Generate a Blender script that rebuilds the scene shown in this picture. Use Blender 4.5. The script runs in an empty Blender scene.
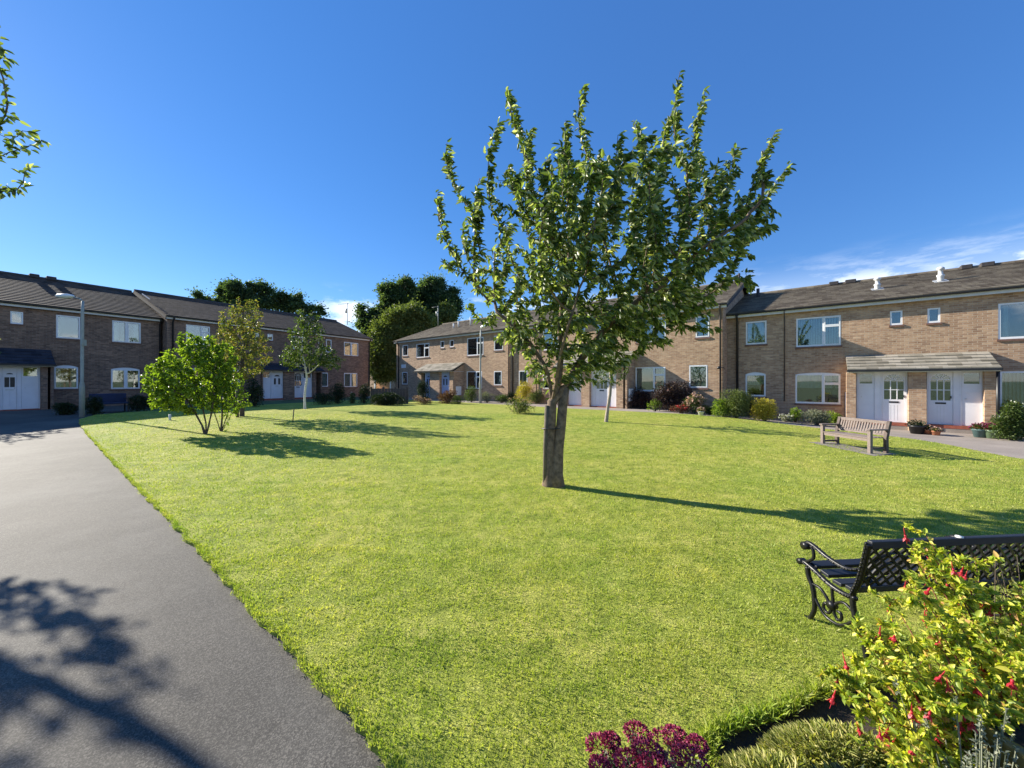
import bpy, bmesh, math, random
import numpy as np
from mathutils import Vector, Matrix
random.seed(7); rng = np.random.default_rng(7)
R = math.radians
sc = bpy.context.scene
col = sc.collection
F, CX, HY, HC = 375.0, 512.0, 381.0, 1.8      # focal length (px), principal column, horizon row, eye height

# ------------------------------------------------------------------ terrain
def smooth(a, b, x):
    t = min(1.0, max(0.0, (x - a) / (b - a)))
    return t * t * (3 - 2 * t)
def terr(x, y):
    return .38 * smooth(5, 18, y) * (1 - smooth(7, 14, x) * (1 - smooth(22, 40, y)))
def ground_at(px, py):
    h = 0.0
    for _ in range(12):
        Y = F * (HC - h) / (py - HY)
        X = (px - CX) * Y / F
        h = terr(X, Y)
    return Vector((X, Y, h))

# ------------------------------------------------------------------ object helpers
def tag(o, label=None, cat=None, group=None, kind=None):
    if label: o['label'] = label
    if cat: o['category'] = cat
    if group: o['group'] = group
    if kind: o['kind'] = kind
    return o
def empty(name, loc=(0, 0, 0), rz=0.0, label=None, cat=None, group=None):
    o = bpy.data.objects.new(name, None); col.objects.link(o)
    o.location = loc; o.rotation_euler = (0, 0, rz)
    o.empty_display_size = .2
    return tag(o, label, cat, group)
def link(me, name, mat, parent, smooth_=False):
    if mat: me.materials.append(mat)
    o = bpy.data.objects.new(name, me); col.objects.link(o)
    if parent: o.parent = parent
    if smooth_:
        me.shade_smooth()
    return o
class MB:
    def __init__(s): s.v = []; s.f = []
    def box(s, x0, x1, y0, y1, z0, z1):
        b = len(s.v)
        s.v += [(x0,y0,z0),(x1,y0,z0),(x1,y1,z0),(x0,y1,z0),(x0,y0,z1),(x1,y0,z1),(x1,y1,z1),(x0,y1,z1)]
        s.f += [tuple(b+i for i in q) for q in ((0,3,2,1),(4,5,6,7),(0,1,5,4),(1,2,6,5),(2,3,7,6),(3,0,4,7))]
        return s
    def obox(s, c, ax, ay, az):
        b = len(s.v); c = Vector(c); ax = Vector(ax); ay = Vector(ay); az = Vector(az)
        for k in ((-1,-1,-1),(1,-1,-1),(1,1,-1),(-1,1,-1),(-1,-1,1),(1,-1,1),(1,1,1),(-1,1,1)):
            s.v.append(tuple(c + ax*k[0] + ay*k[1] + az*k[2]))
        s.f += [tuple(b+i for i in q) for q in ((0,3,2,1),(4,5,6,7),(0,1,5,4),(1,2,6,5),(2,3,7,6),(3,0,4,7))]
        return s
    def bar(s, p, q, w, h, up=(0,0,1)):
        p = Vector(p); q = Vector(q); d = (q-p); L = d.length; d.normalize()
        a = d.cross(Vector(up)); 
        if a.length < 1e-5: a = d.cross(Vector((1,0,0)))
        a.normalize(); b = a.cross(d)
        return s.obox((p+q)/2, d*L/2, a*w/2, b*h/2)
    def quad(s, *p):
        b = len(s.v); s.v += [tuple(a) for a in p]; s.f.append(tuple(range(b, b+len(p)))); return s
    def extr(s, poly, fn, a, b):
        """closed polygon extruded between two parameters; fn(u, v, t) -> point"""
        n = len(poly); i0 = len(s.v)
        for t in (a, b):
            s.v += [tuple(fn(u, v, t)) for u, v in poly]
        for i in range(n):
            j = (i+1) % n
            s.f.append((i0+i, i0+j, i0+n+j, i0+n+i))
        s.f.append(tuple(i0+i for i in reversed(range(n)))); s.f.append(tuple(i0+n+i for i in range(n)))
        return s
    def tube(s, pts, r, n=8, cap=True):
        pts = [Vector(p) for p in pts]
        if not hasattr(r, '__len__'): r = [r]*len(pts)
        b0 = len(s.v); prev = None
        for i, p in enumerate(pts):
            d = (pts[min(i+1, len(pts)-1)] - pts[max(i-1, 0)])
            if d.length < 1e-9: d = Vector((0,0,1))
            d.normalize()
            if prev is None:
                a = d.cross(Vector((0,0,1)))
                if a.length < .05: a = d.cross(Vector((1,0,0)))
            else:
                a = prev - d*prev.dot(d)
                if a.length < 1e-6: a = d.orthogonal()
            a.normalize(); prev = a; c = d.cross(a)
            for k in range(n):
                t = 2*math.pi*k/n
                s.v.append(tuple(p + a*(math.cos(t)*r[i]) + c*(math.sin(t)*r[i])))
        for i in range(len(pts)-1):
            for k in range(n):
                k2 = (k+1) % n
                s.f.append((b0+i*n+k, b0+i*n+k2, b0+(i+1)*n+k2, b0+(i+1)*n+k))
        if cap:
            s.f.append(tuple(b0+k for k in reversed(range(n))))
            e = b0+(len(pts)-1)*n; s.f.append(tuple(e+k for k in range(n)))
        return s
    def lathe(s, prof, c=(0,0,0), n=20):
        b0 = len(s.v)
        for r, z in prof:
            for k in range(n):
                t = 2*math.pi*k/n
                s.v.append((c[0]+r*math.cos(t), c[1]+r*math.sin(t), c[2]+z))
        for i in range(len(prof)-1):
            for k in range(n):
                k2 = (k+1) % n
                s.f.append((b0+i*n+k, b0+i*n+k2, b0+(i+1)*n+k2, b0+(i+1)*n+k))
        return s
    def build(s, name, mat, parent=None, smooth_=False, bevel=0, fix=False):
        me = bpy.data.meshes.new(name); me.from_pydata(s.v, [], s.f); me.update()
        if fix:
            bm = bmesh.new(); bm.from_mesh(me); bmesh.ops.recalc_face_normals(bm, faces=bm.faces); bm.to_mesh(me); bm.free()
        o = link(me, name, mat, parent, smooth_)
        if bevel:
            m = o.modifiers.new('bevel', 'BEVEL'); m.width = bevel; m.segments = 2; m.limit_method = 'ANGLE'
        return o
def np_mesh(name, V, Fc, mat, parent=None, smooth_=False):
    V = np.asarray(V, dtype=np.float32); Fc = np.asarray(Fc, dtype=np.int32)
    k = Fc.shape[1]
    me = bpy.data.meshes.new(name)
    me.vertices.add(len(V)); me.vertices.foreach_set('co', V.ravel())
    me.loops.add(Fc.size); me.loops.foreach_set('vertex_index', Fc.ravel())
    me.polygons.add(len(Fc)); me.polygons.foreach_set('loop_start', np.arange(0, Fc.size, k, dtype=np.int32))
    me.update(calc_edges=True); me.validate()
    return link(me, name, mat, parent, smooth_)

# ------------------------------------------------------------------ materials
def newmat(name):
    m = bpy.data.materials.new(name); m.use_nodes = True
    nt = m.node_tree; nt.nodes.clear()
    out = nt.nodes.new('ShaderNodeOutputMaterial')
    b = nt.nodes.new('ShaderNodeBsdfPrincipled'); nt.links.new(b.outputs[0], out.inputs[0])
    return m, nt, b, out
def nd(nt, t, **kw):
    n = nt.nodes.new(t)
    for k, v in kw.items():
        if k.startswith('_'): setattr(n, k[1:], v)
        else:
            n.inputs[k.replace('__', ' ')].default_value = v
    return n
def ramp(nt, fac, stops):
    r = nt.nodes.new('ShaderNodeValToRGB'); el = r.color_ramp.elements
    while len(el) < len(stops): el.new(.5)
    for e, (p, c) in zip(el, stops):
        e.position = p; e.color = (*c, 1) if len(c) == 3 else c
    nt.links.new(fac, r.inputs[0]); return r.outputs[0]
def coords(nt, kind='Object'):
    return nt.nodes.new('ShaderNodeTexCoord').outputs[kind]
def mapping(nt, vec, scale=(1,1,1), loc=(0,0,0)):
    m = nt.nodes.new('ShaderNodeMapping'); m.inputs['Scale'].default_value = scale; m.inputs['Location'].default_value = loc
    nt.links.new(vec, m.inputs[0]); return m.outputs[0]
def noise(nt, vec, scale, detail=4, rough=.55, out='Fac'):
    n = nt.nodes.new('ShaderNodeTexNoise'); n.inputs['Scale'].default_value = scale
    n.inputs['Detail'].default_value = detail; n.inputs['Roughness'].default_value = rough
    nt.links.new(vec, n.inputs['Vector']); return n.outputs[out]
def mixc(nt, a, b, fac, mode='MIX'):
    m = nt.nodes.new('ShaderNodeMix'); m.data_type = 'RGBA'; m.blend_type = mode
    for s, v in ((6, a), (7, b), (0, fac)):
        if hasattr(v, 'links'): nt.links.new(v, m.inputs[s])
        else: m.inputs[s].default_value = (*v, 1) if isinstance(v, tuple) and len(v) == 3 else v
    return m.outputs[2]
def bump(nt, h, b, strength=.3, dist=.01):
    n = nt.nodes.new('ShaderNodeBump'); n.inputs['Strength'].default_value = strength; n.inputs['Distance'].default_value = dist
    nt.links.new(h, n.inputs['Height']); nt.links.new(n.outputs[0], b.inputs['Normal'])
def plain(name, c, rough=.6, var=.15, scale=8, metal=0, spec=.5, bmp=0):
    m, nt, b, o = newmat(name); v = coords(nt)
    n = noise(nt, v, scale, 5)
    c2 = tuple(max(0, x*(1-var)) for x in c); c3 = tuple(min(1, x*(1+var)) for x in c)
    nt.links.new(ramp(nt, n, [(.3, c2), (.7, c3)]), b.inputs['Base Color'])
    b.inputs['Roughness'].default_value = rough; b.inputs['Metallic'].default_value = metal
    b.inputs['Specular IOR Level'].default_value = spec
    if bmp: bump(nt, noise(nt, v, scale*6, 3), b, bmp, .004)
    return m
def brick(name, cols, mortar):
    m, nt, b, o = newmat(name); v = coords(nt)
    sx = nt.nodes.new('ShaderNodeSeparateXYZ'); nt.links.new(v, sx.inputs[0])
    ad = nt.nodes.new('ShaderNodeMath'); ad.operation = 'ADD'; nt.links.new(sx.outputs[0], ad.inputs[0]); nt.links.new(sx.outputs[1], ad.inputs[1])
    cb = nt.nodes.new('ShaderNodeCombineXYZ'); nt.links.new(ad.outputs[0], cb.inputs[0]); nt.links.new(sx.outputs[2], cb.inputs[1])
    br = nt.nodes.new('ShaderNodeTexBrick'); nt.links.new(cb.outputs[0], br.inputs['Vector'])
    br.inputs['Scale'].default_value = 1; br.inputs['Brick Width'].default_value = .225; br.inputs['Row Height'].default_value = .075
    br.inputs['Mortar Size'].default_value = .006; br.inputs['Mortar Smooth'].default_value = .2; br.inputs['Bias'].default_value = 0
    br.inputs['Color1'].default_value = (0,0,0,1); br.inputs['Color2'].default_value = (1,1,1,1); br.inputs['Mortar'].default_value = (.5,.5,.5,1)
    # a second, coarser cell pattern gives single pale and dark bricks
    snx = nt.nodes.new('ShaderNodeTexNoise'); snx.inputs['Scale'].default_value = 1; snx.inputs['Detail'].default_value = 2
    nt.links.new(mapping(nt, cb.outputs[0], (7, 15, 1)), snx.inputs['Vector'])
    w = nt.nodes.new('ShaderNodeMath'); w.operation = 'MULTIPLY_ADD'; nt.links.new(snx.outputs['Fac'], w.inputs[0]); w.inputs[1].default_value = 1.0
    w2 = nt.nodes.new('ShaderNodeMath'); w2.operation = 'MULTIPLY_ADD'; nt.links.new(br.outputs['Color'], w2.inputs[0]); w2.inputs[1].default_value = .5; w2.inputs[2].default_value = -.25
    nt.links.new(w2.outputs[0], w.inputs[2])
    c = ramp(nt, w.outputs[0], [(.0, cols[0]), (.38, cols[1]), (.66, cols[2]), (1.0, cols[3])])
    big = noise(nt, v, .5, 4)
    c = mixc(nt, c, ramp(nt, big, [(.3, (.74,.71,.68)), (.7, (1.14,1.10,1.08))]), .8, 'MULTIPLY')
    c = mixc(nt, c, ramp(nt, noise(nt, mapping(nt, v, (2.2, 2.2, .35)), 1.4, 5, .6), [(.32, (.74,.72,.70)), (.55, (1,1,1))]), .6, 'MULTIPLY')
    c = mixc(nt, c, mortar, br.outputs['Fac'])
    nt.links.new(c, b.inputs['Base Color']); b.inputs['Roughness'].default_value = .9
    inv = nt.nodes.new('ShaderNodeMath'); inv.operation = 'SUBTRACT'; inv.inputs[0].default_value = 1; nt.links.new(br.outputs['Fac'], inv.inputs[1])
    ad2 = nt.nodes.new('ShaderNodeMath'); ad2.operation = 'MULTIPLY_ADD'; nt.links.new(w.outputs[0], ad2.inputs[0]); ad2.inputs[1].default_value = .8; nt.links.new(inv.outputs[0], ad2.inputs[2])
    bump(nt, ad2.outputs[0], b, .55, .008)
    return m
def tiles(name, c1, c2, c3, row=.3, width=.32, off=.25):
    m, nt, b, o = newmat(name); v = coords(nt)
    vv = mapping(nt, v, (1,1,1), (0, off, 0))
    br = nt.nodes.new('ShaderNodeTexBrick'); nt.links.new(vv, br.inputs['Vector'])
    br.inputs['Scale'].default_value = 1; br.inputs['Brick Width'].default_value = width; br.inputs['Row Height'].default_value = row
    br.inputs['Mortar Size'].default_value = .006; br.inputs['Mortar Smooth'].default_value = .3
    br.inputs['Color1'].default_value = (0,0,0,1); br.inputs['Color2'].default_value = (1,1,1,1); br.inputs['Mortar'].default_value = (.0,.0,.0,1)
    n = noise(nt, v, 1.1, 7, .7)
    w = nt.nodes.new('ShaderNodeMath'); w.operation = 'MULTIPLY_ADD'; nt.links.new(br.outputs['Color'], w.inputs[0]); w.inputs[1].default_value = .55; nt.links.new(n, w.inputs[2])
    c = ramp(nt, w.outputs[0], [(.35, c1), (.65, c2), (1, c3)])
    li = noise(nt, v, 14, 3); c = mixc(nt, c, ramp(nt, li, [(.58, (1,1,1)), (.7, (1.5,1.5,1.3))]), .5, 'MULTIPLY')
    nt.links.new(c, b.inputs['Base Color']); b.inputs['Roughness'].default_value = .85
    b.inputs['Specular IOR Level'].default_value = .25
    bump(nt, noise(nt, v, 40, 3), b, .3, .005)
    return m
def leafmat(name, stops, trans=.35, rough=.45, gloss=.5, patch=False):
    m, nt, b, o = newmat(name)
    g = nt.nodes.new('ShaderNodeNewGeometry')
    c = ramp(nt, g.outputs['Random Per Island'], stops)
    if patch:
        v = coords(nt)
        c = mixc(nt, c, ramp(nt, noise(nt, v, .9, 6, .65), [(.30, (.62,.80,.62)), (.5, (1,1,1)), (.70, (1.28,1.12,1.25))]), 1, 'MULTIPLY')
        c = mixc(nt, c, ramp(nt, noise(nt, v, 6, 4, .6), [(.32, (.74,.80,.7)), (.55, (1.03,1.02,1.03)), (.72, (1.18,1.1,1.12))]), .8, 'MULTIPLY')
        c = mixc(nt, c, ramp(nt, noise(nt, mapping(nt, v, (.5, 2.6, 1)), 1.3, 3), [(.4, (.86,.9,.85)), (.6, (1.12,1.08,1.1))]), .8, 'MULTIPLY')
    nt.links.new(c, b.inputs['Base Color']); b.inputs['Roughness'].default_value = rough
    b.inputs['Specular IOR Level'].default_value = gloss
    t = nt.nodes.new('ShaderNodeBsdfTranslucent')
    tc = mixc(nt, c, (1.5, 1.6, .5), 1.0, 'MULTIPLY'); nt.links.new(tc, t.inputs['Color'])
    mx = nt.nodes.new('ShaderNodeMixShader'); mx.inputs[0].default_value = trans
    nt.links.new(b.outputs[0], mx.inputs[1]); nt.links.new(t.outputs[0], mx.inputs[2]); nt.links.new(mx.outputs[0], o.inputs[0])
    return m
def glassmat(name, base=.22):
    m, nt, b, o = newmat(name); nt.nodes.remove(b)
    gl = nt.nodes.new('ShaderNodeBsdfGlossy'); gl.inputs['Roughness'].default_value = .02; gl.inputs['Color'].default_value = (.95,.98,1,1)
    tr = nt.nodes.new('ShaderNodeBsdfTransparent'); tr.inputs['Color'].default_value = (.75,.82,.8,1)
    fr = nt.nodes.new('ShaderNodeFresnel'); fr.inputs[0].default_value = 1.5
    ma = nt.nodes.new('ShaderNodeMath'); ma.operation = 'MULTIPLY_ADD'; ma.inputs[1].default_value = 1.3; ma.inputs[2].default_value = base
    ma.use_clamp = True; nt.links.new(fr.outputs[0], ma.inputs[0])
    v = coords(nt); bp = nt.nodes.new('ShaderNodeBump'); bp.inputs['Strength'].default_value = .05; bp.inputs['Distance'].default_value = .01
    nt.links.new(noise(nt, v, 1.2, 1), bp.inputs['Height']); nt.links.new(bp.outputs[0], gl.inputs['Normal'])
    mx = nt.nodes.new('ShaderNodeMixShader'); nt.links.new(ma.outputs[0], mx.inputs[0]); nt.links.new(tr.outputs[0], mx.inputs[1]); nt.links.new(gl.outputs[0], mx.inputs[2])
    nt.links.new(mx.outputs[0], o.inputs[0]); return m

M = {}
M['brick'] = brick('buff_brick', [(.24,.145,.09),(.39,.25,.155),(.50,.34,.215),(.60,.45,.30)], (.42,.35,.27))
M['brick_l'] = brick('shaded_brick', [(.10,.058,.042),(.19,.115,.08),(.28,.175,.12),(.38,.26,.18)], (.24,.20,.16))  # the buff brick, a bit redder, with the facade's shade put into its colour
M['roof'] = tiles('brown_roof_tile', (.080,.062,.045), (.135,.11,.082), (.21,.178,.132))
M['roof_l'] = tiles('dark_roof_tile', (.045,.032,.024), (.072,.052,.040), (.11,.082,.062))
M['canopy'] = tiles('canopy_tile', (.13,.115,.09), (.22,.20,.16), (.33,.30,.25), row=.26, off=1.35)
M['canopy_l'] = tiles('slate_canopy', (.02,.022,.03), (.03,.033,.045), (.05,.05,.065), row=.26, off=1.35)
M['upvc'] = plain('white_upvc', (.78,.79,.80), .35, .04, 3)
M['soffit'] = plain('white_fascia', (.62,.62,.60), .5, .1, 2)
M['door'] = plain('white_door_paint', (.74,.73,.76), .4, .05, 3)
M['doorblue'] = plain('pale_blue_door_paint', (.42,.50,.72), .4, .05, 3)
M['black'] = plain('black_plastic', (.014,.014,.016), .4, .2, 5)
M['greypipe'] = plain('brown_grey_pipe', (.06,.05,.05), .5, .2, 5)
M['glass'] = glassmat('window_glass', .12)
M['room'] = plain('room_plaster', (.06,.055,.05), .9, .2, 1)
M['net'] = plain('net_curtain', (.55,.58,.58), .9, .12, 6)
M['blind'] = plain('vertical_blind', (.42,.48,.46), .8, .1, 6)
M['sill'] = plain('sill_tile', (.16,.085,.06), .7, .25, 12)
M['redstep'] = plain('red_quarry_step', (.30,.085,.05), .7, .2, 9, bmp=.3)
M['flue'] = plain('grey_white_flue', (.62,.62,.60), .5, .1, 8)
M['lead'] = plain('ridge_dark', (.05,.045,.045), .8, .3, 8)
M['flash'] = plain('lead_flashing', (.42,.45,.48), .5, .2, 8)
M['metal'] = plain('galvanised_post', (.34,.36,.33), .55, .12, 5, metal=.15)
M['lampcover'] = plain('lamp_cover', (.72,.74,.74), .3, .05, 5)
M['bark'] = plain('grey_brown_bark', (.17,.12,.08), .95, .55, 14, bmp=1.0)
M['bark2'] = plain('young_bark', (.09,.07,.055), .9, .4, 12, bmp=.6)
M['orange'] = plain('orange_wood', (.62,.24,.05), .6, .15, 6)
M['navy'] = plain('navy_fabric', (.012,.022,.07), .7, .2, 6)
M['soil'] = plain('garden_soil', (.045,.032,.022), .95, .5, 20, bmp=1)
M['edge'] = plain('dry_edge_litter', (.22,.18,.115), .95, .5, 25, bmp=1)
M['stakewood'] = plain('weathered_stake', (.12,.10,.07), .9, .35, 14, bmp=.6)
M['palebark'] = plain('pale_young_bark', (.33,.27,.22), .9, .3, 12, bmp=.4)
def m_birch():
    m, nt, b, o = newmat('birch_bark'); v = coords(nt)
    n = noise(nt, mapping(nt, v, (3, 3, 14)), 1.5, 4, .6)
    nt.links.new(ramp(nt, n, [(.4, (.72,.70,.66)), (.6, (.60,.57,.53)), (.66, (.06,.05,.05))]), b.inputs['Base Color']); b.inputs['Roughness'].default_value = .8
    return m
M['birch'] = m_birch()
def m_teak():
    m, nt, b, o = newmat('weathered_teak'); v = coords(nt)
    n = noise(nt, mapping(nt, v, (30, 2.5, 30)), 1.2, 5, .6)
    nt.links.new(ramp(nt, n, [(.3, (.14,.108,.095)), (.6, (.22,.175,.155)), (.8, (.30,.245,.22))]), b.inputs['Base Color']); b.inputs['Roughness'].default_value = .8
    bump(nt, n, b, .3, .003); return m
M['teak'] = m_teak()
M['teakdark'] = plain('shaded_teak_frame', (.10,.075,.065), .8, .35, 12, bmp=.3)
def m_iron():
    m, nt, b, o = newmat('black_gloss_iron'); v = coords(nt)
    b.inputs['Base Color'].default_value = (.008,.008,.009,1); b.inputs['Specular IOR Level'].default_value = .4
    nt.links.new(ramp(nt, noise(nt, v, 30, 4), [(.3, (.28,.28,.28)), (.7, (.5,.5,.5))]), b.inputs['Roughness'])
    bump(nt, noise(nt, v, 80, 3), b, .25, .002); return m
M['iron'] = m_iron()
def m_slat():
    m, nt, b, o = newmat('black_painted_slat'); v = coords(nt)
    n = noise(nt, mapping(nt, v, (2, 30, 30)), 1.5, 4)
    nt.links.new(ramp(nt, n, [(.3, (.008,.010,.015)), (.7, (.02,.022,.03))]), b.inputs['Base Color']); b.inputs['Roughness'].default_value = .5
    bump(nt, n, b, .3, .002); return m
M['slat'] = m_slat()
def m_asphalt():
    m, nt, b, o = newmat('asphalt'); v = coords(nt)
    vo = nt.nodes.new('ShaderNodeTexVoronoi'); vo.inputs['Scale'].default_value = 170; nt.links.new(v, vo.inputs['Vector'])
    fine = noise(nt, v, 160, 3, .6)
    big = noise(nt, v, .7, 6, .6)
    c = ramp(nt, vo.outputs['Color'], [(.1, (.032,.029,.025)), (.5, (.062,.057,.049)), (.9, (.16,.147,.125))])
    c = mixc(nt, c, ramp(nt, big, [(.3, (.72,.72,.72)), (.7, (1.2,1.18,1.15))]), 1.0, 'MULTIPLY')
    st = noise(nt, mapping(nt, v, (.35, .35, 1)), 1.6, 5, .7)
    c = mixc(nt, c, (.19,.18,.155), ramp(nt, st, [(.48, (0,0,0)), (.76, (.5,.5,.5))]))
    nt.links.new(c, b.inputs['Base Color']); b.inputs['Roughness'].default_value = .85
    w = nt.nodes.new('ShaderNodeMath'); w.operation = 'ADD'; nt.links.new(vo.outputs['Distance'], w.inputs[0]); nt.links.new(fine, w.inputs[1])
    bump(nt, w.outputs[0], b, .3, .003); return m
M['asphalt'] = m_asphalt()
def m_conc():
    m, nt, b, o = newmat('pinkish_tarmac'); v = coords(nt)
    big = noise(nt, v, .8, 6, .6); fi = noise(nt, v, 60, 3)
    c = ramp(nt, big, [(.3, (.23,.195,.165)), (.7, (.36,.305,.26))])
    c = mixc(nt, c, ramp(nt, fi, [(.3, (.7,.7,.7)), (.7, (1.2,1.2,1.2))]), .7, 'MULTIPLY')
    nt.links.new(c, b.inputs['Base Color']); b.inputs['Roughness'].default_value = .9; bump(nt, fi, b, .5, .005); return m
M['conc'] = m_conc()
def m_slab():
    m, nt, b, o = newmat('slab'); v = coords(nt)
    br = nt.nodes.new('ShaderNodeTexBrick'); nt.links.new(v, br.inputs['Vector']); br.offset = 0
    br.inputs['Scale'].default_value = 1; br.inputs['Brick Width'].default_value = .6; br.inputs['Row Height'].default_value = .6; br.inputs['Mortar Size'].default_value = .012
    br.inputs['Color1'].default_value = (.30,.26,.23,1); br.inputs['Color2'].default_value = (.24,.21,.185,1); br.inputs['Mortar'].default_value = (.06,.08,.03,1)
    nt.links.new(mixc(nt, br.outputs['Color'], ramp(nt, noise(nt, v, 9, 5), [(.3,(.7,.7,.7)),(.7,(1.2,1.2,1.2))]), .8, 'MULTIPLY'), b.inputs['Base Color']); b.inputs['Roughness'].default_value = .9; return m
M['slab'] = m_slab()
def m_lawn():
    m, nt, b, o = newmat('lawn_turf'); v = coords(nt)
    big = noise(nt, v, .55, 6, .6); mid = noise(nt, v, 5, 5, .65); fi = noise(nt, v, 70, 4, .7)
    st = noise(nt, mapping(nt, v, (.6, 2.2, 1)), 1.1, 4, .6)
    c = ramp(nt, mid, [(.28, (.20,.235,.040)), (.5, (.36,.385,.070)), (.72, (.52,.49,.13))])
    c = mixc(nt, c, ramp(nt, big, [(.3, (.80,.92,.75)), (.7, (1.18,1.08,1.15))]), 1.0, 'MULTIPLY')
    c = mixc(nt, c, ramp(nt, st, [(.35, (.86,.90,.80)), (.65, (1.15,1.1,1.2))]), .8, 'MULTIPLY')
    c = mixc(nt, c, ramp(nt, fi, [(.3, (.42,.46,.38)), (.65, (1.3,1.3,1.3))]), 1, 'MULTIPLY')
    nt.links.new(c, b.inputs['Base Color']); b.inputs['Roughness'].default_value = .85; b.inputs['Specular IOR Level'].default_value = .15
    w = nt.nodes.new('ShaderNodeMath'); w.operation = 'MULTIPLY_ADD'; nt.links.new(mid, w.inputs[0]); w.inputs[1].default_value = 1.5; nt.links.new(fi, w.inputs[2])
    bump(nt, w.outputs[0], b, .8, .03); return m
M['lawn'] = m_lawn()
M['field'] = plain('rough_ground', (.09,.12,.04), .95, .4, 1)
M['blade'] = leafmat('grass_blade', [(0, (.17,.235,.036)), (.4, (.31,.375,.062)), (.75, (.41,.46,.095)), (.93, (.50,.51,.16)), (1, (.54,.48,.25))], .38, .5, .3, patch=True)

M['l_main'] = leafmat('cherry_leaf', [(0, (.05,.085,.026)), (.35, (.10,.155,.045)), (.68, (.20,.26,.08)), (.88, (.40,.44,.22)), (1, (.62,.62,.42))], .40, .42, .55)  # palest stops: pale undersides, plus leaf highlights put into the colour
M['l_bright'] = leafmat('bright_maple_leaf', [(0, (.10,.17,.02)), (.5, (.17,.26,.03)), (1, (.30,.38,.06))], .45, .45, .4)
M['l_tan'] = leafmat('turning_leaf', [(0, (.10,.14,.035)), (.45, (.17,.20,.055)), (.8, (.27,.24,.08)), (1, (.34,.22,.10))], .4, .5, .4)
M['l_mid'] = leafmat('mid_green_leaf', [(0, (.04,.075,.018)), (.6, (.08,.125,.03)), (1, (.15,.19,.06))], .35, .45, .4)
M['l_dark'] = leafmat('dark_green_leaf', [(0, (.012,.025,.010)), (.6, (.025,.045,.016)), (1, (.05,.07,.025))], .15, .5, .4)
M['l_pine'] = leafmat('pine_needles', [(0, (.035,.062,.035)), (.6, (.075,.125,.065)), (1, (.16,.21,.10))], .4, .6, .3)
M['l_olive'] = leafmat('olive_crown_leaf', [(0, (.09,.12,.035)), (.6, (.15,.19,.06)), (1, (.23,.27,.10))], .3, .5, .3)
M['l_yellow'] = leafmat('yellow_leaf', [(0, (.30,.27,.03)), (.5, (.48,.40,.04)), (1, (.60,.52,.09))], .35, .5, .4)
M['l_fuch'] = leafmat('fuchsia_leaf', [(0, (.16,.24,.035)), (.35, (.34,.42,.055)), (.7, (.60,.60,.075)), (.92, (.74,.66,.15)), (1, (.55,.26,.12))], .42, .45, .4)
M['l_sedge'] = leafmat('sedge_leaf', [(0, (.20,.24,.06)), (.5, (.38,.40,.13)), (1, (.60,.54,.25))], .3, .55, .3)
M['l_red'] = leafmat('bronze_leaf', [(0, (.07,.025,.02)), (.5, (.14,.06,.04)), (1, (.20,.13,.07))], .25, .5, .4)
M['l_grey'] = leafmat('grey_leaf', [(0, (.14,.16,.11)), (.6, (.24,.26,.19)), (1, (.38,.38,.30))], .25, .6, .3)
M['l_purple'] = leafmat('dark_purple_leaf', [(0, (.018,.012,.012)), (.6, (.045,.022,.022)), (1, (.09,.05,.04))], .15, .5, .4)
M['f_pink'] = leafmat('pink_petal', [(0, (.45,.25,.24)), (1, (.65,.48,.42))], .2, .6, .3)
M['f_red'] = leafmat('red_petal', [(0, (.42,.02,.03)), (1, (.62,.05,.08))], .3, .45, .4)
M['f_purple'] = leafmat('purple_petal', [(0, (.25,.03,.12)), (1, (.42,.06,.2))], .2, .5, .3)
M['f_sedum'] = leafmat('sedum_floret', [(0, (.14,.008,.03)), (.6, (.28,.02,.07)), (1, (.46,.08,.18))], .15, .6, .3)
M['f_white'] = leafmat('white_petal', [(0, (.6,.6,.6)), (1, (.8,.8,.76))], .2, .6, .3)
M['stemred'] = plain('reddish_stem', (.16,.05,.03), .7, .3, 10)
M['stemgreen'] = plain('green_stem', (.12,.14,.04), .7, .3, 10)

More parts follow.
